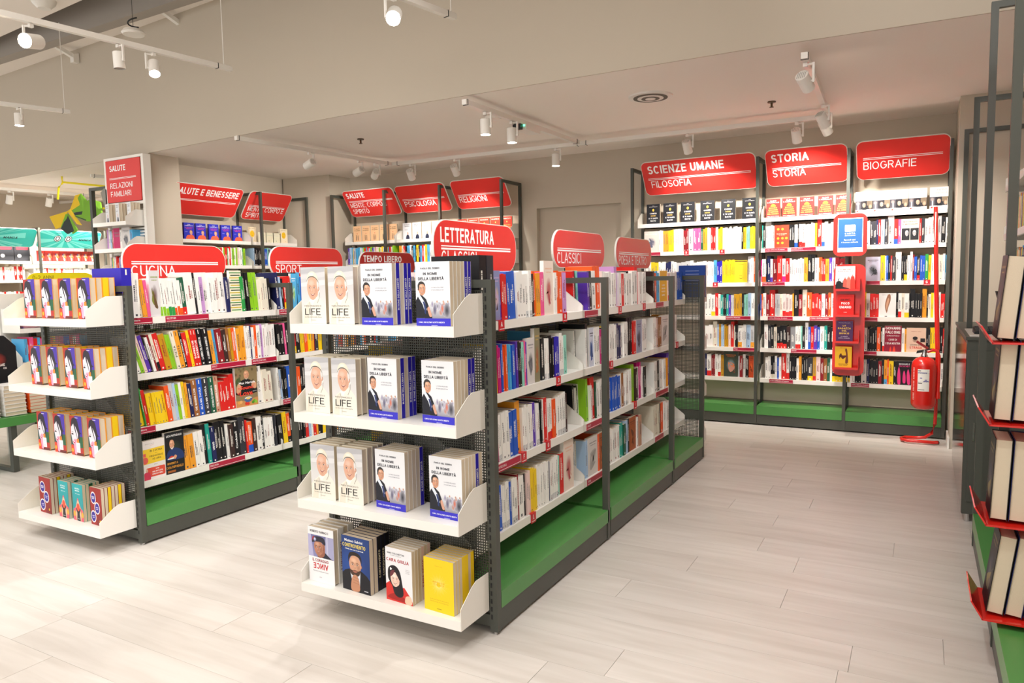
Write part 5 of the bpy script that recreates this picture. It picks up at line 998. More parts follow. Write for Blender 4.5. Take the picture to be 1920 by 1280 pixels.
for j, (y, cv) in enumerate(((5.94, 'smiley'), (6.09, 'cream'), (6.20, 'cream'), (6.31, 'cream'), (6.42, 'smiley'))): rec('C21', j, base_m('+x', -6.76, y, 1.8215, 0), .12, .175 if cv == 'smiley' else .12, .02, 'W', 'front', cv, group='cream display books on the left wall', label=f'{(pl[:4]+["rightmost"])[j]} cream face-out book in the left wall corner bay')
# loose books on tops
rec('x1', 0, base_m('+x', -1.46, 2.37, 1.1785, 0), .05, .262, .22, 'k', 'spine', None, None, None, 0, label='tall thick black book at the near corner of the near gondola top'); rec('x1', 1, base_m('+x', -1.46, 2.425, 1.1785, 0), .05, .262, .22, 'K', 'spine', None, None, None, 0, label='second tall black book beside the thick one on the near gondola')
rec('x2', 0, base_m('+x', -3.60, 2.33, 1.1785, 0), .055, .262, .25, 'l', 'spine', None, 'OLIVE', None, 0, label='thick blue boxed book at the near end of the left gondola top'); rec('x2', 1, base_m('+x', -3.61, 2.39, 1.1785, 0), .04, .235, .2, 'w', 'spine', None, None, None, 0, label='tall white book beside the thick blue boxed one on the left gondola')
rec('x3', 0, Matrix.Translation((-1.58, 5.40, 1.187)), .20, .235, .022, 'b', 'front', 'text', label='dark blue book with white text lines standing on the far gondola end'); BOOKS[-1]['cov'] = 'bluetext'
COV['bluetext'] = lambda P: (P.rect(0,0,1,1,'1a48a4'), [P.rect(.25, .82-k*.1, .75, .835-k*.1, 'b8c8ec') for k in range(5)])
# books inside the red stands
for j, (zb, cv, wd, hh, c, lab) in enumerate(((1.215, 'militi', .145, .185, 'w', 'white book with black and red crowd at the top of the hanging red stand'), (1.005, 'umano', .125, .165, 'r', 'red book reading UMANO POCO UMANO in the hanging red stand'), (.79, 'bosco', .125, .165, 'v', 'purple book with yellow title in the hanging red stand'), (.575, 'gun', .125, .17, 'O', 'yellow book with brown figure at the bottom of the hanging red stand'))):
    rec('st', j, Matrix.Translation((-.61+.02*(j > 0)-.004*j, 6.53, zb)), wd, hh, .02, c, 'front', cv, group='books in the hanging red stand', label=lab)
# thick paperbacks on the red trays at the right edge of the frame: covers towards the aisle, page edges towards the camera
for j, (zb, hh) in enumerate(((1.128, .27), (.862, .26), (.530, .27), (.212, .27))):
    for k in range(3):
        M = Matrix.Translation((.218+k*.052, 2.995, zb)) @ Matrix.Rotation(-PI/2, 4, 'Z') @ Matrix.Rotation(math.radians((5, 3, 2, 7)[j]), 4, 'X').inverted()
        rec(f'tr{j}', k, M, .17, hh, .048, 'k' if k == 0 else 'B', 'front' if k == 0 else 'behind', 'darkart', group='thick books on the red trays at the right edge', page=0, label=f'{["left", "middle", "right"][k]} thick dark book on the {["top", "second", "third", "lowest"][j]} red tray at the right edge'); BOOKS[-1]['pages_near'] = True
COV['darkart'] = cov_generic('17161c', '3a3c50', '8a7a4c', seed=21)
# stacks of flat books on the green table, manga shelf
rt = random.Random(9)
for s_, (y0, ww, n, c) in enumerate(((2.60, .17, 9, 'w'), (2.80, .15, 8, 'w'), (2.975, .15, 6, 'O'))):
    z = .412
    for k in range(n):
        t = .028 if c == 'w' else .024
        M = Matrix.Translation((-5.82, y0+rt.uniform(-.003, .003), z+t)) @ Matrix.Rotation(PI/2, 4, 'Z') @ Matrix.Rotation(PI/2, 4, 'X') @ Matrix.Rotation(0, 4, 'Y')
        M = Matrix(((0,0,-1,-5.80),(1,0,0,y0+rt.uniform(-.003,.003)),(0,-1,0,z+t),(0,0,0,1)))
        rec(f'tab{s_}', k, M, ww, .2, t-.001, 'w' if c == 'w' else 'o', 'behind', 'text', group='stacked books on the low green table', page=0, label=f'{["bottom","second","third","fourth","fifth","sixth","seventh","eighth","top"][k] if k < n-1 else "top"} book up in the {["left white","middle white","right orange"][s_]} stack on the low table'); z += t
for j in range(8): rec('M1', j, base_m('+x', -10.28, 5.50+j*.098, 1.695, 0), .092, .14, .02, 'R', 'front', 'manga', group='red comic books under the MANGA sign', label=None)
for j in range(5): rec('M0', j, base_m('+x', -10.28, 4.42+j*.2, 1.695, 0), .19, .20, .06, 'K', 'front', 'blackbox', group='black boxed sets under the left MANGA sign', label=None)
for zi, z in enumerate((1.45, 1.13, .85)): filler(f'M{zi}f', '+x', -10.30, 4.45, 5.35, z, 'wwwwWr', .17, .12); filler(f'N{zi}f', '+x', -10.30, 5.45, 6.25, z, 'wEwWwr' if zi == 0 else 'rbsyob', .15, .12)
for r_, (z_, pal_) in enumerate(((1.028,'pbyWgovs'),(.758,'byrsWpo'),(.458,'rbvyg'))): ROWWHERE[f'kid{r_}'] = 'childrens shelf at far left'; filler(f'kid{r_}', '+x', -6.19, 3.16, 4.22, z_, pal_, .19, .18, 'picture books on the childrens shelves')
# column unit books
for j, x in enumerate((-6.98, -6.82, -6.64)): 
    for k in range(3): rec('col', j*3+k, Matrix.Translation((x, 4.40+k*.032, 1.955)) @ Matrix.Rotation(math.radians(-12), 4, 'Z'), .085, .185, .03, 'W', 'front' if k == 0 else 'behind', 'morelli', group='face-out books on the white column unit', label=(f'{["left", "middle", "right"][j]} pale face-out book on the white column unit' if k == 0 else f'{ordn[k+1]} copy behind the {["left", "middle", "right"][j]} book on the column unit'))
place_rows('colb', '-y', 4.44, 1.7045, -7.04, 'V:18 w:20 S:30 n:18 p:16 Fpreg:100 w:30 Fback:130 s:40', (0,0), .19, .12, 'books on the white column unit'); ROWWHERE['colb'] = 'middle shelf of the white column unit'
COV['preg'] = cov_text('c42c66', 'f0e4e8', [('PREPARATI', .72, .09, .8, '8a7480'), ('A SPINGERE', .58, .09, .84, '8a7480')])
place_rows('colc', '-y', 4.44, 1.44, -7.02, 'P:20 t:18 y:16 w:22 w:22 r:22 r:20 S:20 v:16 w:30 w:28 b:20 w:30', (0,0), .19, .12, 'books on the white column unit'); ROWWHERE['colc'] = 'lowest shelf of the white column unit'

# ------------------------------------------------------------------ build them
BOOKS.sort(key=lambda b: -b['area'])
for n, b in enumerate(BOOKS): b['single'] = n < 300 and b['area'] > 0
COVMESH = {}
def hx(c): return PAL.get(c, c)
stuff = MB(); seen_labels = {}
Z3 = Matrix.Identity(4)
def add_mb(dst, src, M):
    i = len(dst.v); dst.v += [tuple(M @ Vector(p)) for p in src.v]; dst.f += [tuple(i+q for q in f) for f in src.f]; dst.c += src.c
order = {}
for b in sorted(BOOKS, key=lambda b: b['i']): order.setdefault(b['row'], []).append(b)
NTH = ['first','second','third','fourth','fifth','sixth','seventh','eighth','ninth','tenth','eleventh','twelfth','thirteenth','fourteenth','fifteenth','sixteenth','seventeenth','eighteenth','nineteenth','twentieth']
def nth(k): return NTH[k] if k < 20 else 'twenty-'+NTH[k-20] if k < 29 else 'thirtieth' if k == 29 else 'thirty-'+NTH[k-30] if k < 39 else 'fortieth' if k == 39 else 'forty-'+NTH[k-40] if k < 49 else 'fiftieth' if k == 49 else 'fifty-'+NTH[k-50]
COVNAME = dict(cloud='cloudy sky cover', pattern='patterned cover', back='pale back cover', old='old painting cover', box='blue and white cover', swirl='grey swirled cover', yellow='yellow cover with white captions', text='pale text-covered back', brown='brown cover', leaf='white cover with a red leaf', stripe='green striped cover',
    golf='sky blue and green cover', mag='magazine cover', smile='yellow cover with a smile', dark='dark painted cover', orange='orange cover', redicon='red cover with yellow icons', matt='beige cover with two black photos', tree='pale cover with dark tree', white='white cover with brown shape', falcon='dark red cover with large white title',
    strage='pink cover with red title', pinkleaf='black cover with pink leaves', sound='cover of a cook in black with red lettering', cucina='white and yellow air fryer cover', pappa='black cover of a bald cook in blue', preg='crimson cover')
for b in BOOKS:
    rnd = random.Random('%s%d' % (b['row'], b['i'])); w_, h_, d_ = b['w'], b['h'], b['d']; hard = d_ > .025 and b['kind'] != 'spine'
    if b['kind'] == 'spine':
        cm = book_cover_mb(w_, h_, d_, hx(b['code']), False); pg = book_pages_mb(w_, h_, d_, False); Mx = b['M']; sp = spine_print(w_, h_, b['code'], b['title'], b['band'], rnd)
    else:
        # front cover faces -y; local x to the right. page=1: the spine is on the right hand side, else the page edges are
        e = .0035 if hard else .0006; t = .002 if hard else .001; col = hx(b['code']); spc = hx(b.get('spinecol', b['code']))
        cm = MB(); cm.box(0, 0, 0, w_, t, h_, col); cm.box(0, d_-t, 0, w_, d_, h_, col)
        if b['page']: cm.box(w_-.0015, t, 0, w_, d_-t, h_, spc); pg = MB(); pg.box(e, t, e, w_-.0015, d_-t, h_-e)
        else: cm.box(0, t, 0, .0015, d_-t, h_, spc); pg = MB(); pg.box(.0015, t, e, w_-e, d_-t, h_-e)
        sp = None
    if b['single']:
        ob = cm.build('book', PRN, None, org=(0,0,0)); ob.matrix_world = b['M']
        pg.c = [None]*len(pg.f); pg.build('page_block', PAG if b['kind'] != 'spine' or b['code'] in 'WPnTq' else PAGW, ob, org=(0,0,0))
        if sp is not None: sp.build('spine_print', ob, org=(0,0,0))
        elif b['cov'] and (b['kind'] == 'front'):
            key = (b['cov'], round(w_, 3), round(h_, 3))
            if key not in COVMESH: P = Print(w_, h_); COV[b['cov']](P); o2 = P.build('cover_print', ob, org=(0,0,0)); COVMESH[key] = o2.data
            else: o2 = bpy.data.objects.new('cover_print', COVMESH[key]); C.objects.link(o2); o2.parent = ob
        elif b['page'] and b['kind'] == 'behind':
            # title down the spine that faces sideways
            tt = {'life':'LIFE','nome':'IN NOME DELLA LIBERTÀ','salvini':'CONTROVENTO','giulia':'CARA GIULIA','vannacci':'IL CORAGGIO VINCE'}.get(b['cov'])
            if tt:
                V, F = text_geo(tt, d_*.42, True, 1, 0, 0, 'c', fit=h_*(.28 if tt == 'LIFE' else .52)); q = MB()
                q.v = [(w_+.0003, d_*.5+d_*.21-bb, h_*.5+a) for a, bb in V]; q.f = list(F); q.c = [{'life':'2a2620','nome':'ffffff','salvini':'e8e0c0','giulia':'b0182a','vannacci':'8a2030'}[b['cov']]]*len(F)
                q.build('spine_print', PRN, ob, smooth=False, org=(0,0,0))
        lab = b['label']
        if not lab:
            rr = sorted([c for c in BOOKS if c['row'] == b['row']], key=lambda c: c['i']); k = [c['i'] for c in rr].index(b['i'])
            what = COVNAME.get(b['cov'], 'printed cover')+' book' if b['kind'] == 'front' else NAMES[b['code']]+' spine'+(f' reading {b["title"].title()}' if b['title'] and len(b['title']) < 9 else '')
            rw = b['row']; nr = ROWWHERE.get(rw, rw)
            lab = f'{what}, {nth(k)} from left, {nr}'
            if len(lab.split()) > 16: lab = lab.replace('cover of a cook in black with red lettering book', 'cook cover with red lettering').replace('black cover of a bald cook in blue book', 'black bald cook cover').replace('dark red cover with large white title book', 'dark red titled cover').replace(' book,', ',', 1)
        tag(ob, lab, 'book', b['group'])
    else:
        cm.c = [c if c is not None else 'ffffff' for c in cm.c]; pg.c = ['dccdb6']*len(pg.f)
        add_mb(stuff, cm, b['M']); add_mb(stuff, pg, b['M'])
        if sp is not None: add_mb(stuff, sp.mb, b['M'])
        elif b['cov'] and b['kind'] == 'front' and b['cov'] in COV: P = Print(w_, h_); COV[b['cov']](P); add_mb(stuff, P.mb, b['M'])
so = stuff.build('book', PRN, None, smooth=False); tag(so, 'remaining smaller books with mixed coloured spines filling the shelves around the shop', 'book', None, 'stuff')
print('BOOKS', len(BOOKS), 'stuff faces', len(stuff.f))
# ================================================================== tracks and spotlights
def track(label, a, b, joints=(), hang=None):
    a, b = Vector(a), Vector(b); c = (a+b)/2; g = thing('lighting_track', tuple(c), label, 'light track', 'white ceiling lighting tracks')
    d = (b-a).normalized(); n = Vector((-d.y, d.x, 0)); m = MB(); W = .018
    m.prism([a+n*W-Vector((0,0,.034)), a-n*W-Vector((0,0,.034)), a-n*W, a+n*W], b-a); m.build('rail', WPL, g)
    q = MB(); e = .003
    for t in joints:
        p = a+(b-a)*t; q.prism([p+n*(W+e)-Vector((0,0,.034+e)), p-n*(W+e)-Vector((0,0,.034+e)), p-n*(W+e)+Vector((0,0,e)), p+n*(W+e)+Vector((0,0,e))], d*.004)
    if joints: q.build('joint_band', BLK, g)
    for t in (hang or ()):
        p = a+(b-a)*t; z1 = LOWZ if a.z < LOWZ else 3.80
        r = MB(); r.tube([p, (p.x, p.y, z1)], .004, 6); r.build('hanger_rod', WPL, g)
    return g
lamp_n = 0
SPOTBODY = {}
def lamp(label, p, aim, on=True, energy=35, size=62, group='white cylinder spotlights on the tracks', r=.037, L=.11, es=True):
    """p = point on the track underside; the cylinder hangs below and points at aim"""
    p = Vector(p); g = thing('track_spotlight', tuple(p), label, 'spotlight', group)
    c = p-Vector((0,0,.105)); d = (Vector(aim)-c).normalized(); side = d.cross(Vector((0,0,1))); side = side.normalized() if side.length > .05 else Vector((1,0,0))
    m = MB(); m.box(p.x-.012, p.y-.012, p.z-.022, p.x+.012, p.y+.012, p.z); q = p+side*.048; m.box(q.x-.006, q.y-.006, p.z-.115, q.x+.006, q.y+.006, p.z-.006); m.tube([p-Vector((0,0,.012)), q-Vector((0,0,.012))], .006, 6); m.tube([q-Vector((0,0,.105)), c+side*.03], .006, 6); m.sm = False; m.build('mounting_arm', WPL, g)
    a, b = c-d*L*.5, c+d*L*.5; m = MB(); m.tube([a, a+d*.002, b-d*.001, b], [r*.93, r, r, r*.97], 20, cap=False); i = len(m.v); m.tube([a, a+d*.001], r*.93, 20); m.build('lamp_body', WPL, g)
    m = MB(); m.tube([b-d*.006, b-d*.004], r*.93, 20); m.build('lens', LENS if on else mat('dark_lens', '8a857c', .3), g)
    m = MB()
    for k in range(5): 
        o = -r*.6+k*r*.3; m.tube([a-d*.0015+side*o-d.cross(side)*r*.6, a-d*.0015+side*o+d.cross(side)*r*.6], .0012, 4)
    m.build('cooling_fins', mat('grey_fins', '8d8a86', .5), g)
    if on:
        l = bpy.data.lights.new('spot_beam', 'SPOT'); l.energy = energy; l.spot_size = math.radians(size); l.spot_blend = .7; l.shadow_soft_size = .03; l.color = (1,.94,.86)
        o = bpy.data.objects.new('spot_beam', l); C.objects.link(o); o.location = b+d*.01; o.rotation_euler = d.to_track_quat('-Z','Y').to_euler()
ZT = 2.575
track('long white track running across the low ceiling parallel to the far wall', (-4.86, 6.19, ZT), (-.66, 6.28, ZT), (.02, .50, .52, .98))
track('left white ceiling track pointing from the bulkhead to the corner', (-5.02, 4.33, ZT), (-4.86, 6.17, ZT), (.01, .97))
track('middle white ceiling track meeting the long one', (-2.76, 4.33, ZT), (-2.73, 6.17, ZT), (.01, .97))
track('right white ceiling track beside the pillar side', (-.60, 4.47, ZT), (-.66, 6.28, ZT), (.01,))
zt = ZT-.036
lamp('first spotlight on the left ceiling track, tilted to the left wall', (-4.95, 5.10, zt), (-6.6, 5.3, 1.9), True, 45)
lamp('second spotlight on the left ceiling track', (-4.90, 5.72, zt), (-6.7, 6.1, 1.9), True, 40)
lamp('third spotlight on the left ceiling track nearest the corner', (-4.88, 5.95, zt), (-6.0, 6.8, 1.9), True, 40)
lamp('spotlight on the long track above the PSICOLOGIA sign', (-4.62, 6.20, zt), (-4.9, 7.0, 1.7), True, 45)
lamp('spotlight on the long track above the RELIGIONI sign', (-4.08, 6.21, zt), (-4.2, 7.0, 1.7), True, 45)
lamp('glowing spotlight on the long track pointing down near the middle junction', (-2.98, 6.23, zt), (-2.95, 6.15, 0), True, 30, 95)
lamp('spotlight on the long track above the SCIENZE UMANE sign', (-1.76, 6.26, zt), (-1.75, 7.0, 1.5), True, 62, 105)
lamp('spotlight on the long track above the STORIA sign', (-.89, 6.27, zt), (-.85, 7.0, 1.5), True, 62, 105)
lamp('near glowing spotlight on the right ceiling track', (-.605, 4.56, zt), (.15, 6.8, .9), True, 60, 60)
lamp('second glowing spotlight on the right ceiling track', (-.64, 5.75, zt), (.05, 6.9, 1.1), True, 36, 80)
lamp('third spotlight on the right track turned to the far wall', (-.655, 6.05, zt), (-.2, 6.95, 1.4), True, 28, 90)
lamp('left glowing spotlight on the middle ceiling track', (-2.755, 4.60, zt), (-2.75, 4.62, 0), True, 30, 95)
lamp('right glowing spotlight on the middle ceiling track', (-2.75, 4.98, zt), (-2.73, 5.0, 0), True, 30, 95)
# hanging tracks of the high hall
track('white track hung in the upper left corner of the high hall', (-4.93, 2.0, 3.01), (-4.684, 4.03, 3.01), (.94,), (.97,))
track('lower white track hung at the far left edge', (-7.4, 3.2, 3.01), (-7.07, 4.17, 3.01), (.94,), (.96,))
track('white track at the top edge of the picture, middle', (-2.80, 2.9, 3.01), (-2.604, 4.0, 3.01), (.93,), (.97,))
lamp('bright spotlight facing out at the upper left corner', (-4.86, 2.66, 2.974), (-4.2, 1.3, 2.5), True, 30, 80, r=.045, L=.13)
lamp('unlit spotlight on the upper left hanging track', (-4.785, 3.18, 2.974), (-4.78, 3.22, 1.5), False)
lamp('lit spotlight at the end of the upper left hanging track', (-4.755, 3.42, 2.974), (-4.25, 3.1, 1.9), True, 40, 80)
lamp('small lit spotlight on the lower left hanging track', (-7.20, 3.78, 2.974), (-7.2, 3.78, 0), True, 40, 80)
lamp('bright spotlight at the top edge of the picture', (-2.695, 3.50, 2.976), (-2.2, 2.7, 2.3), True, 40, 80, r=.043, L=.13)
# ceiling fittings
g = thing('ceiling_vent', (-1.71, 5.14, LOWZ), 'round white slotted air vent in the low ceiling', 'vent'); m = MB(); m.tube([(-1.71,5.14,LOWZ-.012),(-1.71,5.14,LOWZ)], .155, 32); m.build('rim', WPL, g)
for k in range(4): m = MB(); m.tube([(-1.71,5.14,LOWZ-.016-.002*k),(-1.71,5.14,LOWZ-.012)], .12-.028*k, 28, cap=True); m.build('ring', WPL if k % 2 else mat('vent_gap','6a635a',.8), g)
for x, y, t in ((-1.0, 5.80, 'left of the right track'), (-4.42, 5.20, 'beside the left track')):
    m = MB(); m.tube([(x,y,LOWZ),(x,y,LOWZ-.008)], .03, 14); m.tube([(x,y,LOWZ-.008),(x,y,LOWZ-.04)], .008, 8); m.tube([(x,y,LOWZ-.04),(x,y,LOWZ-.043)], .016, 12); tag(m.build('sprinkler', mat('bronze','5a4630',.4,metal=.6)), 'small dark ceiling sprinkler '+t, 'sprinkler', 'ceiling sprinklers')
g = thing('smoke_detector', (-2.98, 5.55, LOWZ), 'white round smoke detector with dark vents behind the middle track', 'detector'); m = MB(); m.tube([(-2.98,5.55,LOWZ),(-2.98,5.55,LOWZ-.02),(-2.98,5.55,LOWZ-.045)], [.055,.05,.045], 20); m.build('housing', WPL, g)
m = MB(); 
for k in range(10): a = 2*PI*k/10; m.box(-2.98+.046*math.cos(a)-.008, 5.55+.046*math.sin(a)-.008, LOWZ-.036, -2.98+.046*math.cos(a)+.008, 5.55+.046*math.sin(a)+.008, LOWZ-.028)
m.build('vent_slots', BLK, g)
g = thing('smoke_detector', (-2.98, 5.10, LOWZ), 'flat white disc detector beside the middle track', 'detector'); m = MB(); m.tube([(-2.98,5.10,LOWZ),(-2.98,5.10,LOWZ-.018)], [.07,.06], 24); m.build('housing', WPL, g)
g = thing('emergency_lamp', (-2.75, 5.2, LOWZ), 'white box with black end and green light under the middle track', 'lamp box'); m = MB(); m.box(-2.80, 5.12, 2.50, -2.70, 5.36, 2.54); m.build('housing', WPL, g)
m = MB(); m.box(-2.80, 5.085, 2.498, -2.73, 5.119, 2.542); m.build('sensor_end', BLK, g); m = MB(); m.box(-2.722, 5.114, 2.524, -2.712, 5.119, 2.534); m.build('indicator', mat('green_led','40e0a0',.4,emit='50f0b0',es=4), g)
g = thing('wifi_access_point', (-5.60, 3.86, 3.38), 'white disc shaped access point with black cable loop under the high ceiling', 'access point'); m = MB(); m.tube([(-5.6,3.86,3.36),(-5.6,3.86,3.375),(-5.6,3.86,3.40)], [.08,.09,.07], 24); m.build('housing', WPL, g)
m = MB(); m.tube([(-5.6+.05*math.cos(a/3), 3.86+.03*math.sin(a/3), 3.41+.004*a) for a in range(20)], .006, 6); m.tube([(-5.6,3.86,3.4),(-5.6,3.86,3.80)], .002, 5); m.build('cable', BLK, g)
g = thing('smoke_detector', (-6.7, 3.79, 3.82), 'large round white detector in the upper left ceiling corner', 'detector'); m = MB(); m.tube([(-6.7,3.79,3.82),(-6.7,3.79,3.79),(-6.7,3.79,3.75)], [.10,.09,.05], 28); m.build('housing', WPL, g)

# ================================================================== fire extinguisher and its stand
g = thing('extinguisher_stand', (.13, 6.55, 0), 'tall red tubular stand with flat loop foot holding the extinguisher', 'stand'); yb = 6.56
m = MB(); P = [(.145,6.50,.02),(.12,6.475,.022),(-.06,6.475,.022),(-.10,6.50,.022),(-.105,6.55,.022),(-.08,6.60,.022),(0,6.615,.022),(.06,6.61,.03),(.105,6.59,.07),(.125,6.575,.15),(.128,6.57,.26),(.127,6.57,.75)]
m.tube(P, .013, 12); m.build('foot_loop', REDA, g); m = MB(); m.tube([(.127,6.57,.74),(.105,6.57,1.25),(.085,6.57,1.84)], [.017,.016,.015], 12); m.build('pole', REDA, g); m = MB(); m.box(.083, 6.552, 1.55, .09, 6.556, 1.80); m.build('painted_reflection', WPL, g)  # the white strip is a painted highlight on the glossy pole
m = MB(); m.tube([(.146,6.497,.02),(.149,6.50,.02)], .0145, 12); m.build('end_cap', BLK, g)
m = MB(); m.box(.06, 6.545, .55, .127, 6.575, .575); m.build('holder_bracket', REDA, g)
g = thing('fire_extinguisher', (.035, 6.50, .30), 'red fire extinguisher with white paper label on its stand', 'extinguisher'); cx, cy = .038, 6.47
m = MB(); m.tube([(cx,cy,.285),(cx,cy,.29),(cx,cy,.31),(cx,cy,.33),(cx,cy,.62),(cx,cy,.65),(cx,cy,.675),(cx,cy,.69)], [.05,.062,.082,.086,.086,.080,.06,.028], 32); m.build('cylinder', REDA, g)
m = MB(); m.tube([(cx,cy,.69),(cx,cy,.70),(cx,cy,.715),(cx,cy,.745)], [.024,.024,.016,.016], 16); m.build('neck', CHR, g)
m = MB(); m.prism([(cx-.055,cy-.008,.715),(cx+.05,cy-.008,.735),(cx+.05,cy-.008,.755),(cx-.05,cy-.008,.735)], (0,.016,0)); m.build('lower_handle', BLK, g)
m = MB(); m.prism([(cx-.06,cy-.007,.80),(cx+.02,cy-.007,.745),(cx+.03,cy-.007,.76),(cx-.05,cy-.007,.815)], (0,.014,0)); m.build('trigger_lever', mat('dark_red_lever','8c1a1c',.35), g)
m = MB(); m.tube([(cx+.02+.0*k, cy, .73) for k in (0,)]+[(cx+.06,cy,.745),(cx+.085,cy,.735),(cx+.098,cy,.70),(cx+.10,cy,.55),(cx+.098,cy,.42)], .0125, 10); m.tube([(cx+.098,cy,.42),(cx+.098,cy,.37)], [.016,.019], 10); m.build('hose', REDA, g)
m = MB(); 
for k in range(6):
    a0, a1 = math.radians(-118+k*9), math.radians(-118+(k+1)*9); r = .0865; m.poly([(cx+r*math.cos(a0),cy+r*math.sin(a0),.43),(cx+r*math.cos(a1),cy+r*math.sin(a1),.43),(cx+r*math.cos(a1),cy+r*math.sin(a1),.60),(cx+r*math.cos(a0),cy+r*math.sin(a0),.60)], 'f2f0ea')
for (z0, u0, u1, c) in ((.585,.02,.28,'1c1c24'),(.57,.02,.8,'5a5a9a'),(.567,0,1,'444444'),(.53,.2,.4,'3a3a9a'),(.515,.6,.8,'3a3a9a'),(.505,.5,.95,'3a3a9a'),(.502,0,1,'444444'),(.49,.05,.4,'555555'),(.44,.05,.6,'999999')):
    A0, A1 = math.radians(-118+54*u0), math.radians(-118+54*u1); r = .0869; n = 4
    for k in range(n):
        a0, a1 = A0+(A1-A0)*k/n, A0+(A1-A0)*(k+1)/n; m.poly([(cx+r*math.cos(a0),cy+r*math.sin(a0),z0),(cx+r*math.cos(a1),cy+r*math.sin(a1),z0),(cx+r*math.cos(a1),cy+r*math.sin(a1),z0+(.006 if u1-u0 < .9 else .0012)),(cx+r*math.cos(a0),cy+r*math.sin(a0),z0+(.006 if u1-u0 < .9 else .0012))], c)
m.build('paper_label', PRN, g, smooth=False)
m = MB()
for k in range(22):
    a0 = math.radians(-145); a1 = math.radians(-136); r = .0868; z0 = .36+k*.0115
    if k in (5, 13): continue
    m.poly([(cx+r*math.cos(a0),cy+r*math.sin(a0),z0),(cx+r*math.cos(a1),cy+r*math.sin(a1),z0),(cx+r*math.cos(a1),cy+r*math.sin(a1),z0+.0075),(cx+r*math.cos(a0),cy+r*math.sin(a0),z0+.0075)])
m.build('side_print', mat('pale_red_print','f0a8a0',.5), g, smooth=False)

# ================================================================== hanging red book stand with poster
g = thing('hanging_book_stand', (-.51, 6.6, 1.0), 'tall red rounded stand with four book trays hung on the far wall shelves', 'display stand', 'red acrylic stands')
m = MB(); m.prism([(a, 6.60, b) for a, b in rrect(-.630, .50, -.392, 1.415, .055, 7)], (0,.008,0)); m.build('back_plate', REDA, g, smooth=False)
for z in (1.20, .99, .775, .56):
    m = MB(); m.box(-.612, 6.50, z, -.43, 6.60, z+.006); m.box(-.612, 6.50, z+.006, -.43, 6.504, z+.018); m.build('tray', REDA, g)
    q = MB(); q.box(-.43, 6.505, z+.0, -.426, 6.60, z+.10); q.build('tray_side', REDA, g)
m = MB(); m.box(-.54, 6.609, .7, -.52, 6.70, 1.35); m.build('mounting_strip', REDA, g)
g = thing('poster_board', (-.51, 6.6, 1.65), 'red rounded board with blue CARTA poster above the red book stand', 'sign board')
m = MB(); m.prism([(a, 6.60, b) for a, b in rrect(-.640, 1.482, -.388, 1.825, .055, 7)], (0,.008,0)); m.build('board', REDA, g, smooth=False)
P = Print(.188, .275); P.rect(0,0,1,1,'f4f4f6'); P.rect(.03,.13,.97,.975,'2a62d8'); P.poly(rrect(.28,.60,.70,.80,.03,3),'ffffff',False); P.rect(.5,.65,.62,.73,'b8ccf4')
P.text('CARTA',.49,.525,.045,'ffffff',True,fit=.42); P.text('del DOCENTE',.49,.475,.022,'ffffff',True,fit=.42); P.text('Spendi qui',.48,.345,.034,'ffffff',True,fit=.46); P.text('il bonus cultura',.48,.275,.034,'ffffff',True,fit=.66); P.rect(.06,.05,.2,.06,'8a8a90'); P.rect(.5,.06,.95,.068,'9a9aa0')
P.build('poster', g, off=(-.606,6.5975,1.515), org=g['_o'])

# ================================================================== counter, keyboard and scanner at the right
g = thing('service_counter', (.48, 5.0, 0), 'dark grey metal counter with polished left side near the right edge', 'counter')
m = MB(); m.box(.222, 4.52, .05, .74, 5.85, .985); m.build('body', DG, g); m = MB(); m.box(.2195, 4.53, .05, .2218, 5.84, .965); m.build('side_panel', GLOSS, g)
m = MB(); m.box(.214, 4.505, .985, .75, 5.86, 1.0); m.build('top', DG, g); m = MB(); m.box(.24, 4.512, .12, .70, 4.5195, .93); m.build('door', DG, g)
q = MB(); q.box(.26, 4.508, .45, .268, 4.512, .55); q.build('handle', CHR, g)
for y in (4.56, 5.8): m = MB(); m.tube([(.25,y,0),(.25,y,.05)], .014, 10); m.build('foot', CHR, g)
m = MB(); m.box(.235, 4.56, 1.0005, .62, 5.1, 1.006); tag(m.build('desk_mat', WPL), 'white mat under the keyboard on the dark counter', 'mat')
g = thing('keyboard', (.40, 4.75, 1.006), 'black keyboard on the white mat of the counter', 'keyboard'); m = MB(); m.prism([(.26,4.66,1.0065),(.26,4.84,1.0065),(.26,4.84,1.035),(.26,4.66,1.018)], (.34,0,0)); m.build('case', BLK, g)
m = MB()
for r in range(5):
    for k in range(15): m.box(.268+k*.0215, 4.67+r*.032, 1.02+r*.0032, .286+k*.0215, 4.696+r*.032, 1.026+r*.0035)
o = m.build('keys', mat('key_caps','3a3b40',.5), g); o['kind'] = 'stuff'
g = thing('barcode_scanner', (.42, 4.95, 1.0), 'black hand scanner on a bent neck above the keyboard', 'scanner'); m = MB(); m.prism([(.38,4.93,1.19),(.48,4.93,1.19),(.48,4.93,1.225),(.37,4.93,1.23)], (0,.06,0)); m.build('head', BLK, g)
m = MB(); m.tube([(.41,4.96,1.20),(.40,4.96,1.15),(.43,4.96,1.08),(.45,4.96,1.04),(.46,4.96,1.007)], [.018,.014,.010,.012,.03], 10); m.build('neck', BLK, g)

# red tray display at the right edge
g = thing('red_tray_stand', (.28, 2.9, .7), 'red four-tray book display hung at the right picture edge', 'display stand', 'red acrylic stands')
for z in (1.118, .852, .52, .20):
    m = MB(); y0, y1 = 2.79, 3.07
    m.box(.205, y0, z-.006, .40, y1, z); m.prism([(.205,y0,z-.006),(.203,y0,z),(.172,y0,z+.052),(.176,y0,z+.054),(.209,y0,z)], (0,y1-y0,0)); m.build('tray', REDA, g)
m = MB(); m.box(.401, 2.78, .12, .408, 3.08, 1.6); m.build('back_plate', REDA, g)

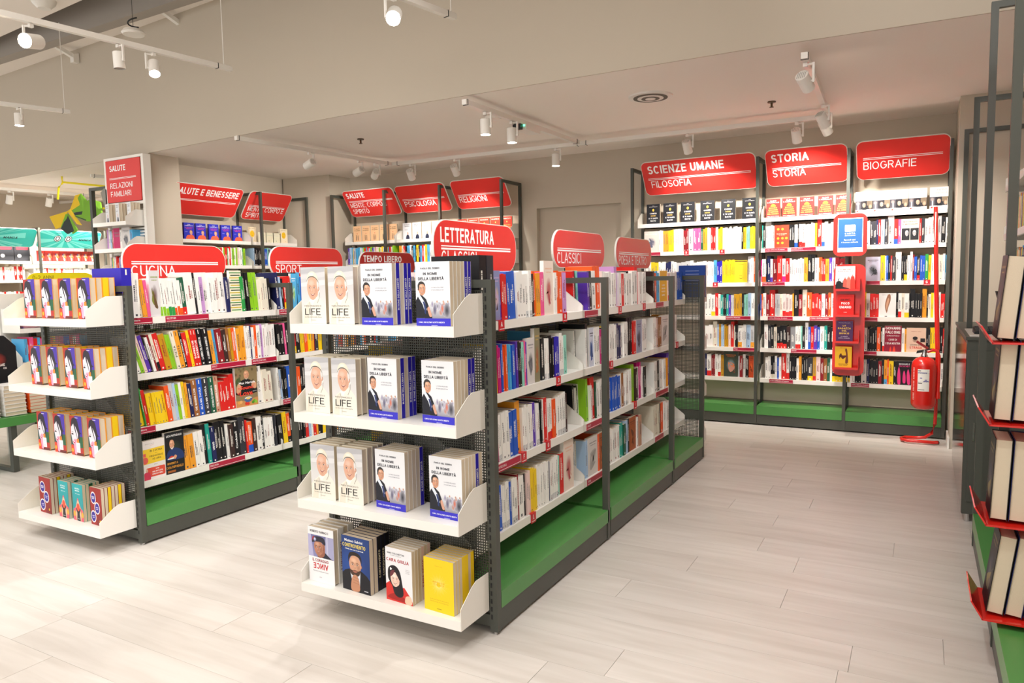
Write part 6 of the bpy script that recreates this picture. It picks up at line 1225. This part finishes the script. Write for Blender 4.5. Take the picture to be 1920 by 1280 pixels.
# ================================================================== column unit (white) with its sign
g = thing('column_shelf_unit', (-6.78, 4.5, 1.2), 'tall white slatted shelf unit on the column, left background', 'bookshelf')
for x in (-7.10, -6.52): m = MB(); m.box(x-.018, 4.50, .02, x+.018, 4.58, 2.60); m.build('upright', WM, g)
m = MB(); z = .3
while z < 2.10: m.box(-7.08, 4.52, z, -6.54, 4.54, z+.018); z += .03
m.build('slatted_back', WM, g)
m = MB(); m.box(-7.082, 4.50, 2.575, -6.538, 4.53, 2.60); m.box(-7.082, 4.50, 2.13, -6.538, 4.53, 2.16); m.build('sign_frame', WM, g)
for z in (1.92, 1.668, 1.405, 1.14): shelf(g, Loc('-y', 4.32, 0), -7.07, -6.55, z, .19, .15)
sign_board('shelf_sign', 'square red sign reading SALUTE RELAZIONI FAMILIARI on the column', .535, .405, .004, REDM, [('SALUTE', .06, .30, .055, .26, True, 0, W1), ('RELAZIONI', .06, .135, .052, .36, False, 0, W1), ('FAMILIARI', .06, .055, .052, .33, False, 0, W1)], [(.05,.47,.232,.004,W1),(.05,.47,.222,.004,W1)], plane((-7.078,4.492,2.165),(-6.5,4.492,2.165),(-7.078,4.492,3)), t=.008, edge=False)
m = MB(); m.prism([(-7.16,4.50,2.16),(-7.10,4.50,1.98),(-7.10,4.50,2.3),(-7.14,4.50,2.32),(-7.2,4.50,2.28)], (0,.006,0)); 
tag(m.build('shelf_pennant', mat('grey_card','8d8a80',.6)), 'small grey card standing behind the red column sign', 'card')
# tall frame beside it
g = thing('wall_frame', (-7.4, 4.62, 0), 'tall dark frame left of the white column unit', 'frame'); 
m = MB(); m.box(-7.56, 4.60, .0, -7.52, 4.64, 2.36); m.build('post', DG, g); m = MB(); m.box(-7.52, 4.60, 2.33, -7.2, 4.64, 2.36); m.build('top_bar', DG, g)
g = thing('round_display', (-7.05, 4.75, 1.9), 'green rimmed black round board behind the white column unit', 'sign'); m = MB(); m.tube([(-7.30,4.9,1.9),(-7.30,4.93,1.9)], .17, 32); m.build('rim', mat('lime_card','7cb82a',.5), g); m = MB(); m.tube([(-7.30,4.895,1.9),(-7.30,4.90,1.9)], .15, 32); m.build('face', BLK, g)

# ================================================================== left background: manga wall, children's corner, table
def tbay(label, y0, y1, **k): return wall_bay(label, '+x', -10.05, y0, y1, .5, [1.655, 1.41, 1.09, .81, .5], H=2.12, group='manga wall bookcase bays', shelf_in=.2, **k)
tbay('left background bookcase bay under the left MANGA sign', 4.35, 5.42)
tbay('left background bookcase bay under the MANGA sign with drawn eyes', 5.42, 6.30, right_post=True)
def tsign(label, y0, y1, eyes):
    s = sign_board('wall_sign', label, y1-y0, .27, .05, TEAL, [('MANGA', (y1-y0)*.64, .12, .032, .17, True, .25, '1d2f33')], [], plane((-10.2,y0,1.87),(-10.2,y1,1.87),(-10.05,y0,2.10)), group='teal MANGA signs')
    p = MB(); wd = y1-y0
    for k in range(18):
        a = 2*PI*k/18; c0, r = (wd*.42, .135), .5
        pts = [c0, (c0[0]+r*math.cos(a), c0[1]+r*math.sin(a)), (c0[0]+r*math.cos(a+.16), c0[1]+r*math.sin(a+.16))]
        q = []
        for t_, u_ in pts: q.append((min(max(t_, .01), wd-.01), -.0011, min(max(u_, .01), .26)))
        p.poly(q, '6fd0c6')
    if eyes:
        for cx_ in (wd*.30, wd*.47):
            for (rx, ry, c, z) in ((.048,.048,'1a1a1e',.0015),(.040,.042,'f2f2f2',.0017),(.028,.036,'2c2c30',.0019),(.016,.022,'f8f8f8',.0021)): p.poly([(a, -z, b) for a, b in ell(cx_, .145, rx, ry, 18)], c)
            p.poly([(cx_-.05,-.0015,.215),(cx_,-.0015,.232),(cx_+.05,-.0015,.222),(cx_,-.0015,.226)], '1a1a1e')
    p.build('sunburst_print', PRN, s, smooth=False)
tsign('teal MANGA sign with two drawn eyes in the left background', 5.44, 6.27, True)
tsign('teal MANGA sign cut by the left picture edge', 4.33, 5.41, False)
# third gondola (children's books) with the yellow sign
g = thing('childrens_shelf', (-6.6, 3.9, 0), 'white and dark shelf unit behind the left gondola with childrens books', 'bookshelf')
for y in (3.33, 4.35): m = MB(); m.box(-6.4, y-.02, .0, -6.36, y+.02, 1.33); m.build('upright', DG, g)
for z in (.99, .72, .42): shelf(g, Loc('+x', -6.15, 0), 3.12, 4.3, z, .26, .19)
m = MB(); m.box(-6.46, 3.12, .0, -6.44, 4.3, 1.30); m.build('back_panel', WM, g)
s = sign_board('category_sign', 'yellow rounded sign reading 0-2 ANNI in the left background', .57, .22, .09, YEL, [('0-2 ANNI', .05, .165, .034, .17, False, 0, '8a7a20'), ('GIOCA', .05, .095, .036, .14, False, 0, '8a7a20')], [(.05,.52,.149,.004,'8a7a20')], plane((-6.3,3.27,1.245),(-6.3,4,1.245),(-6.3,3.27,2)), edge=False, rods=(.12,.45))
s = sign_board('category_sign', 'dark yellow sign cut off by the left picture edge', .4, .2, .09, mat('olive_sign','b8ac20',.5), [], [], plane((-6.9,2.75,1.2),(-6.9,3.6,1.2),(-6.9,2.75,2)), edge=False, rods=(.1,.3))
# pink toy bag
m = MB(); rn = random.Random(8); P0 = []
for k in range(9):
    rr = (.05,.10,.125,.13,.125,.11,.085,.05,.02)[k]; P0.append(rr)
m.tube([(-6.25+.004*k, 3.18+.01*k, 1.03+.026*k) for k in range(9)], P0, 12); m.sm = False; tag(m.build('gift_bag', mat('pink_foil','e7b6c4',.2,metal=.2)), 'crumpled pink and silver gift bag on the childrens shelf', 'bag')
# low green table
g = thing('display_table', (-6.3, 2.6, 0), 'low green topped table with dark metal legs at the left edge', 'table')
m = MB(); m.box(-6.75, 1.9, .345, -5.75, 3.09, .408); m.build('tabletop', GRN, g)
for y in (1.95, 2.83): m = MB(); m.box(-5.80, y-.02, .03, -5.76, y+.02, .345); m.build('leg', DG, g); m = MB(); m.box(-6.7, y-.02, .004, -5.76, y+.02, .03); m.build('foot_bar', DG, g); m = MB(); m.box(-6.7, y-.02, .03, -6.66, y+.02, .345); m.build('leg', DG, g)
g = thing('game_box', (-6.1, 2.9, .6), 'black game box display with red picture standing behind the white stacks', 'box'); m = MB(); m.prism([(-6.15,2.78,.64),(-6.15,3.06,.64),(-6.15,3.06,.90),(-6.15,2.98,.985),(-6.15,2.72,.985)], (.04,0,0)); m.build('box', mat('black_card','1c1b1f',.4), g)
m = MB(); m.box(-6.30, 2.8, .409, -6.0, 3.05, .639); m.build('plinth_box', mat('black_card','1c1b1f',.4), g)
P = Print(.24, .22); P.blob(.4,.6,.4,.3,'1c1b1f','a83a30'); P.text('GAME',.6,.38,.09,'e8e0dc',True); P.text('ON',.72,.27,.07,'e8e0dc',True)
MT = Matrix.Translation((-6.108,2.80,.67)) @ Matrix.Rotation(PI/2, 4, 'Z'); P.mb.v = [tuple(MT @ Vector(q)) for q in P.mb.v]; o = P.mb.build('front_print', PRN, g, smooth=False)
# butterfly decoration and yellow pipe
g = thing('paper_butterfly', (-8.6, 4.95, 2.2), 'green and yellow folded paper butterfly hanging by the manga wall', 'decoration')
def bf(u, v, d=0): 
    # local plane roughly across the view direction
    return (-8.85+u*.82+d*.3, 4.9+u*.57-d*.3, 2.02+v)
LG = mat('lime_card','7cb82a',.5); DGc = mat('dark_card','2c3a38',.5); YC = mat('yellow_card','f2cc1c',.5)
for nm, pts, mt in (('wing', [(0,.14),(.20,.20),(.12,.02),(.06,0)], YC), ('wing', [(0,.12),(.20,.17),(.13,-.0)], LG), ('wing', [(.20,.17),(.25,-.03),(.18,-.06),(.12,.0)], DGc), ('wing', [(.20,.17),(.30,-.02),(.24,-.06)], LG), ('wing', [(.22,.19),(.30,.38),(.36,.40),(.34,.27)], YC), ('wing', [(.22,.18),(.36,.40),(.46,.26),(.38,.2)], LG), ('wing', [(.22,.17),(.44,.22),(.50,.12),(.40,.09)], DGc), ('wing', [(.24,.15),(.42,.08),(.50,.10),(.58,.18),(.57,.30),(.47,.34),(.40,.30),(.36,.16)], LG), ('body', [(.20,.20),(.30,.05),(.34,.04),(.23,.22)], YC)):
    m = MB(); m.prism([bf(u, v, .02*((k % 2))) for k, (u, v) in enumerate(pts)], (.008,.01,0)); m.build(nm, mt, g)
m = MB(); m.tube([bf(.53,.26,-.01), bf(.53,.26,-.03)], .018, 12); m.build('eye_dot', DGc, g)
m = MB(); m.tube([(-8.72,5.0,2.62),(-8.72,5.0,2.555),(-8.3,5.3,2.5),(-7.3,5.6,2.45)], .012, 8); m.tube([(-8.80,4.98,2.36),(-8.78,4.99,2.50),(-8.72,5.0,2.54)], .012, 8); m.tube([(-8.4,5.25,2.25),(-7.3,5.5,2.33)], .012, 8); tag(m.build('yellow_pipe', YEL), 'bent yellow pipe under the ceiling above the paper butterfly', 'pipe')
track('short white track on the left background ceiling', (-8.0,4.9,ZT), (-7.6,6.4,ZT), (.02,)); track('long white track on the left background ceiling over the manga wall', (-9.9,4.8,ZT), (-9.6,6.9,ZT), (.5,)); track('white track across the left background ceiling', (-10.9,6.2,ZT), (-7.3,6.6,ZT), (.3,.7))
for k, (x, y) in enumerate(((-9.87,5.0),(-9.83,5.45),(-9.8,5.9),(-9.75,6.3))): lamp('%s round spotlight over the manga wall' % ['leftmost','second','third','rightmost'][k], (x, y, zt), (-10.3, y, 1.2), True, 60, 110)
lamp('spotlight on the short left background track', (-7.8,5.6,zt), (-8.7,5.2,1.6), True, 75, 120)
# private sign on the recessed door
P = Print(.20, .065); P.rect(0,0,1,1,'e9e9e6'); P.text('PRIVATO',.5,.42,.42,'3a3a40',True,fit=.62); P.rect(.08,.18,.92,.22,'8a8a90')
m = MB(); m.box(-3.15, YW+.055, 1.36, -2.92, YW+.069, 1.43); o = m.build('door_plate', WPL); tag(o, 'small pale plate reading PRIVATO on the recessed door', 'sign')
o2 = P.build('lettering', o, off=(-3.135,YW+.0545,1.3625), org=(0,0,0))
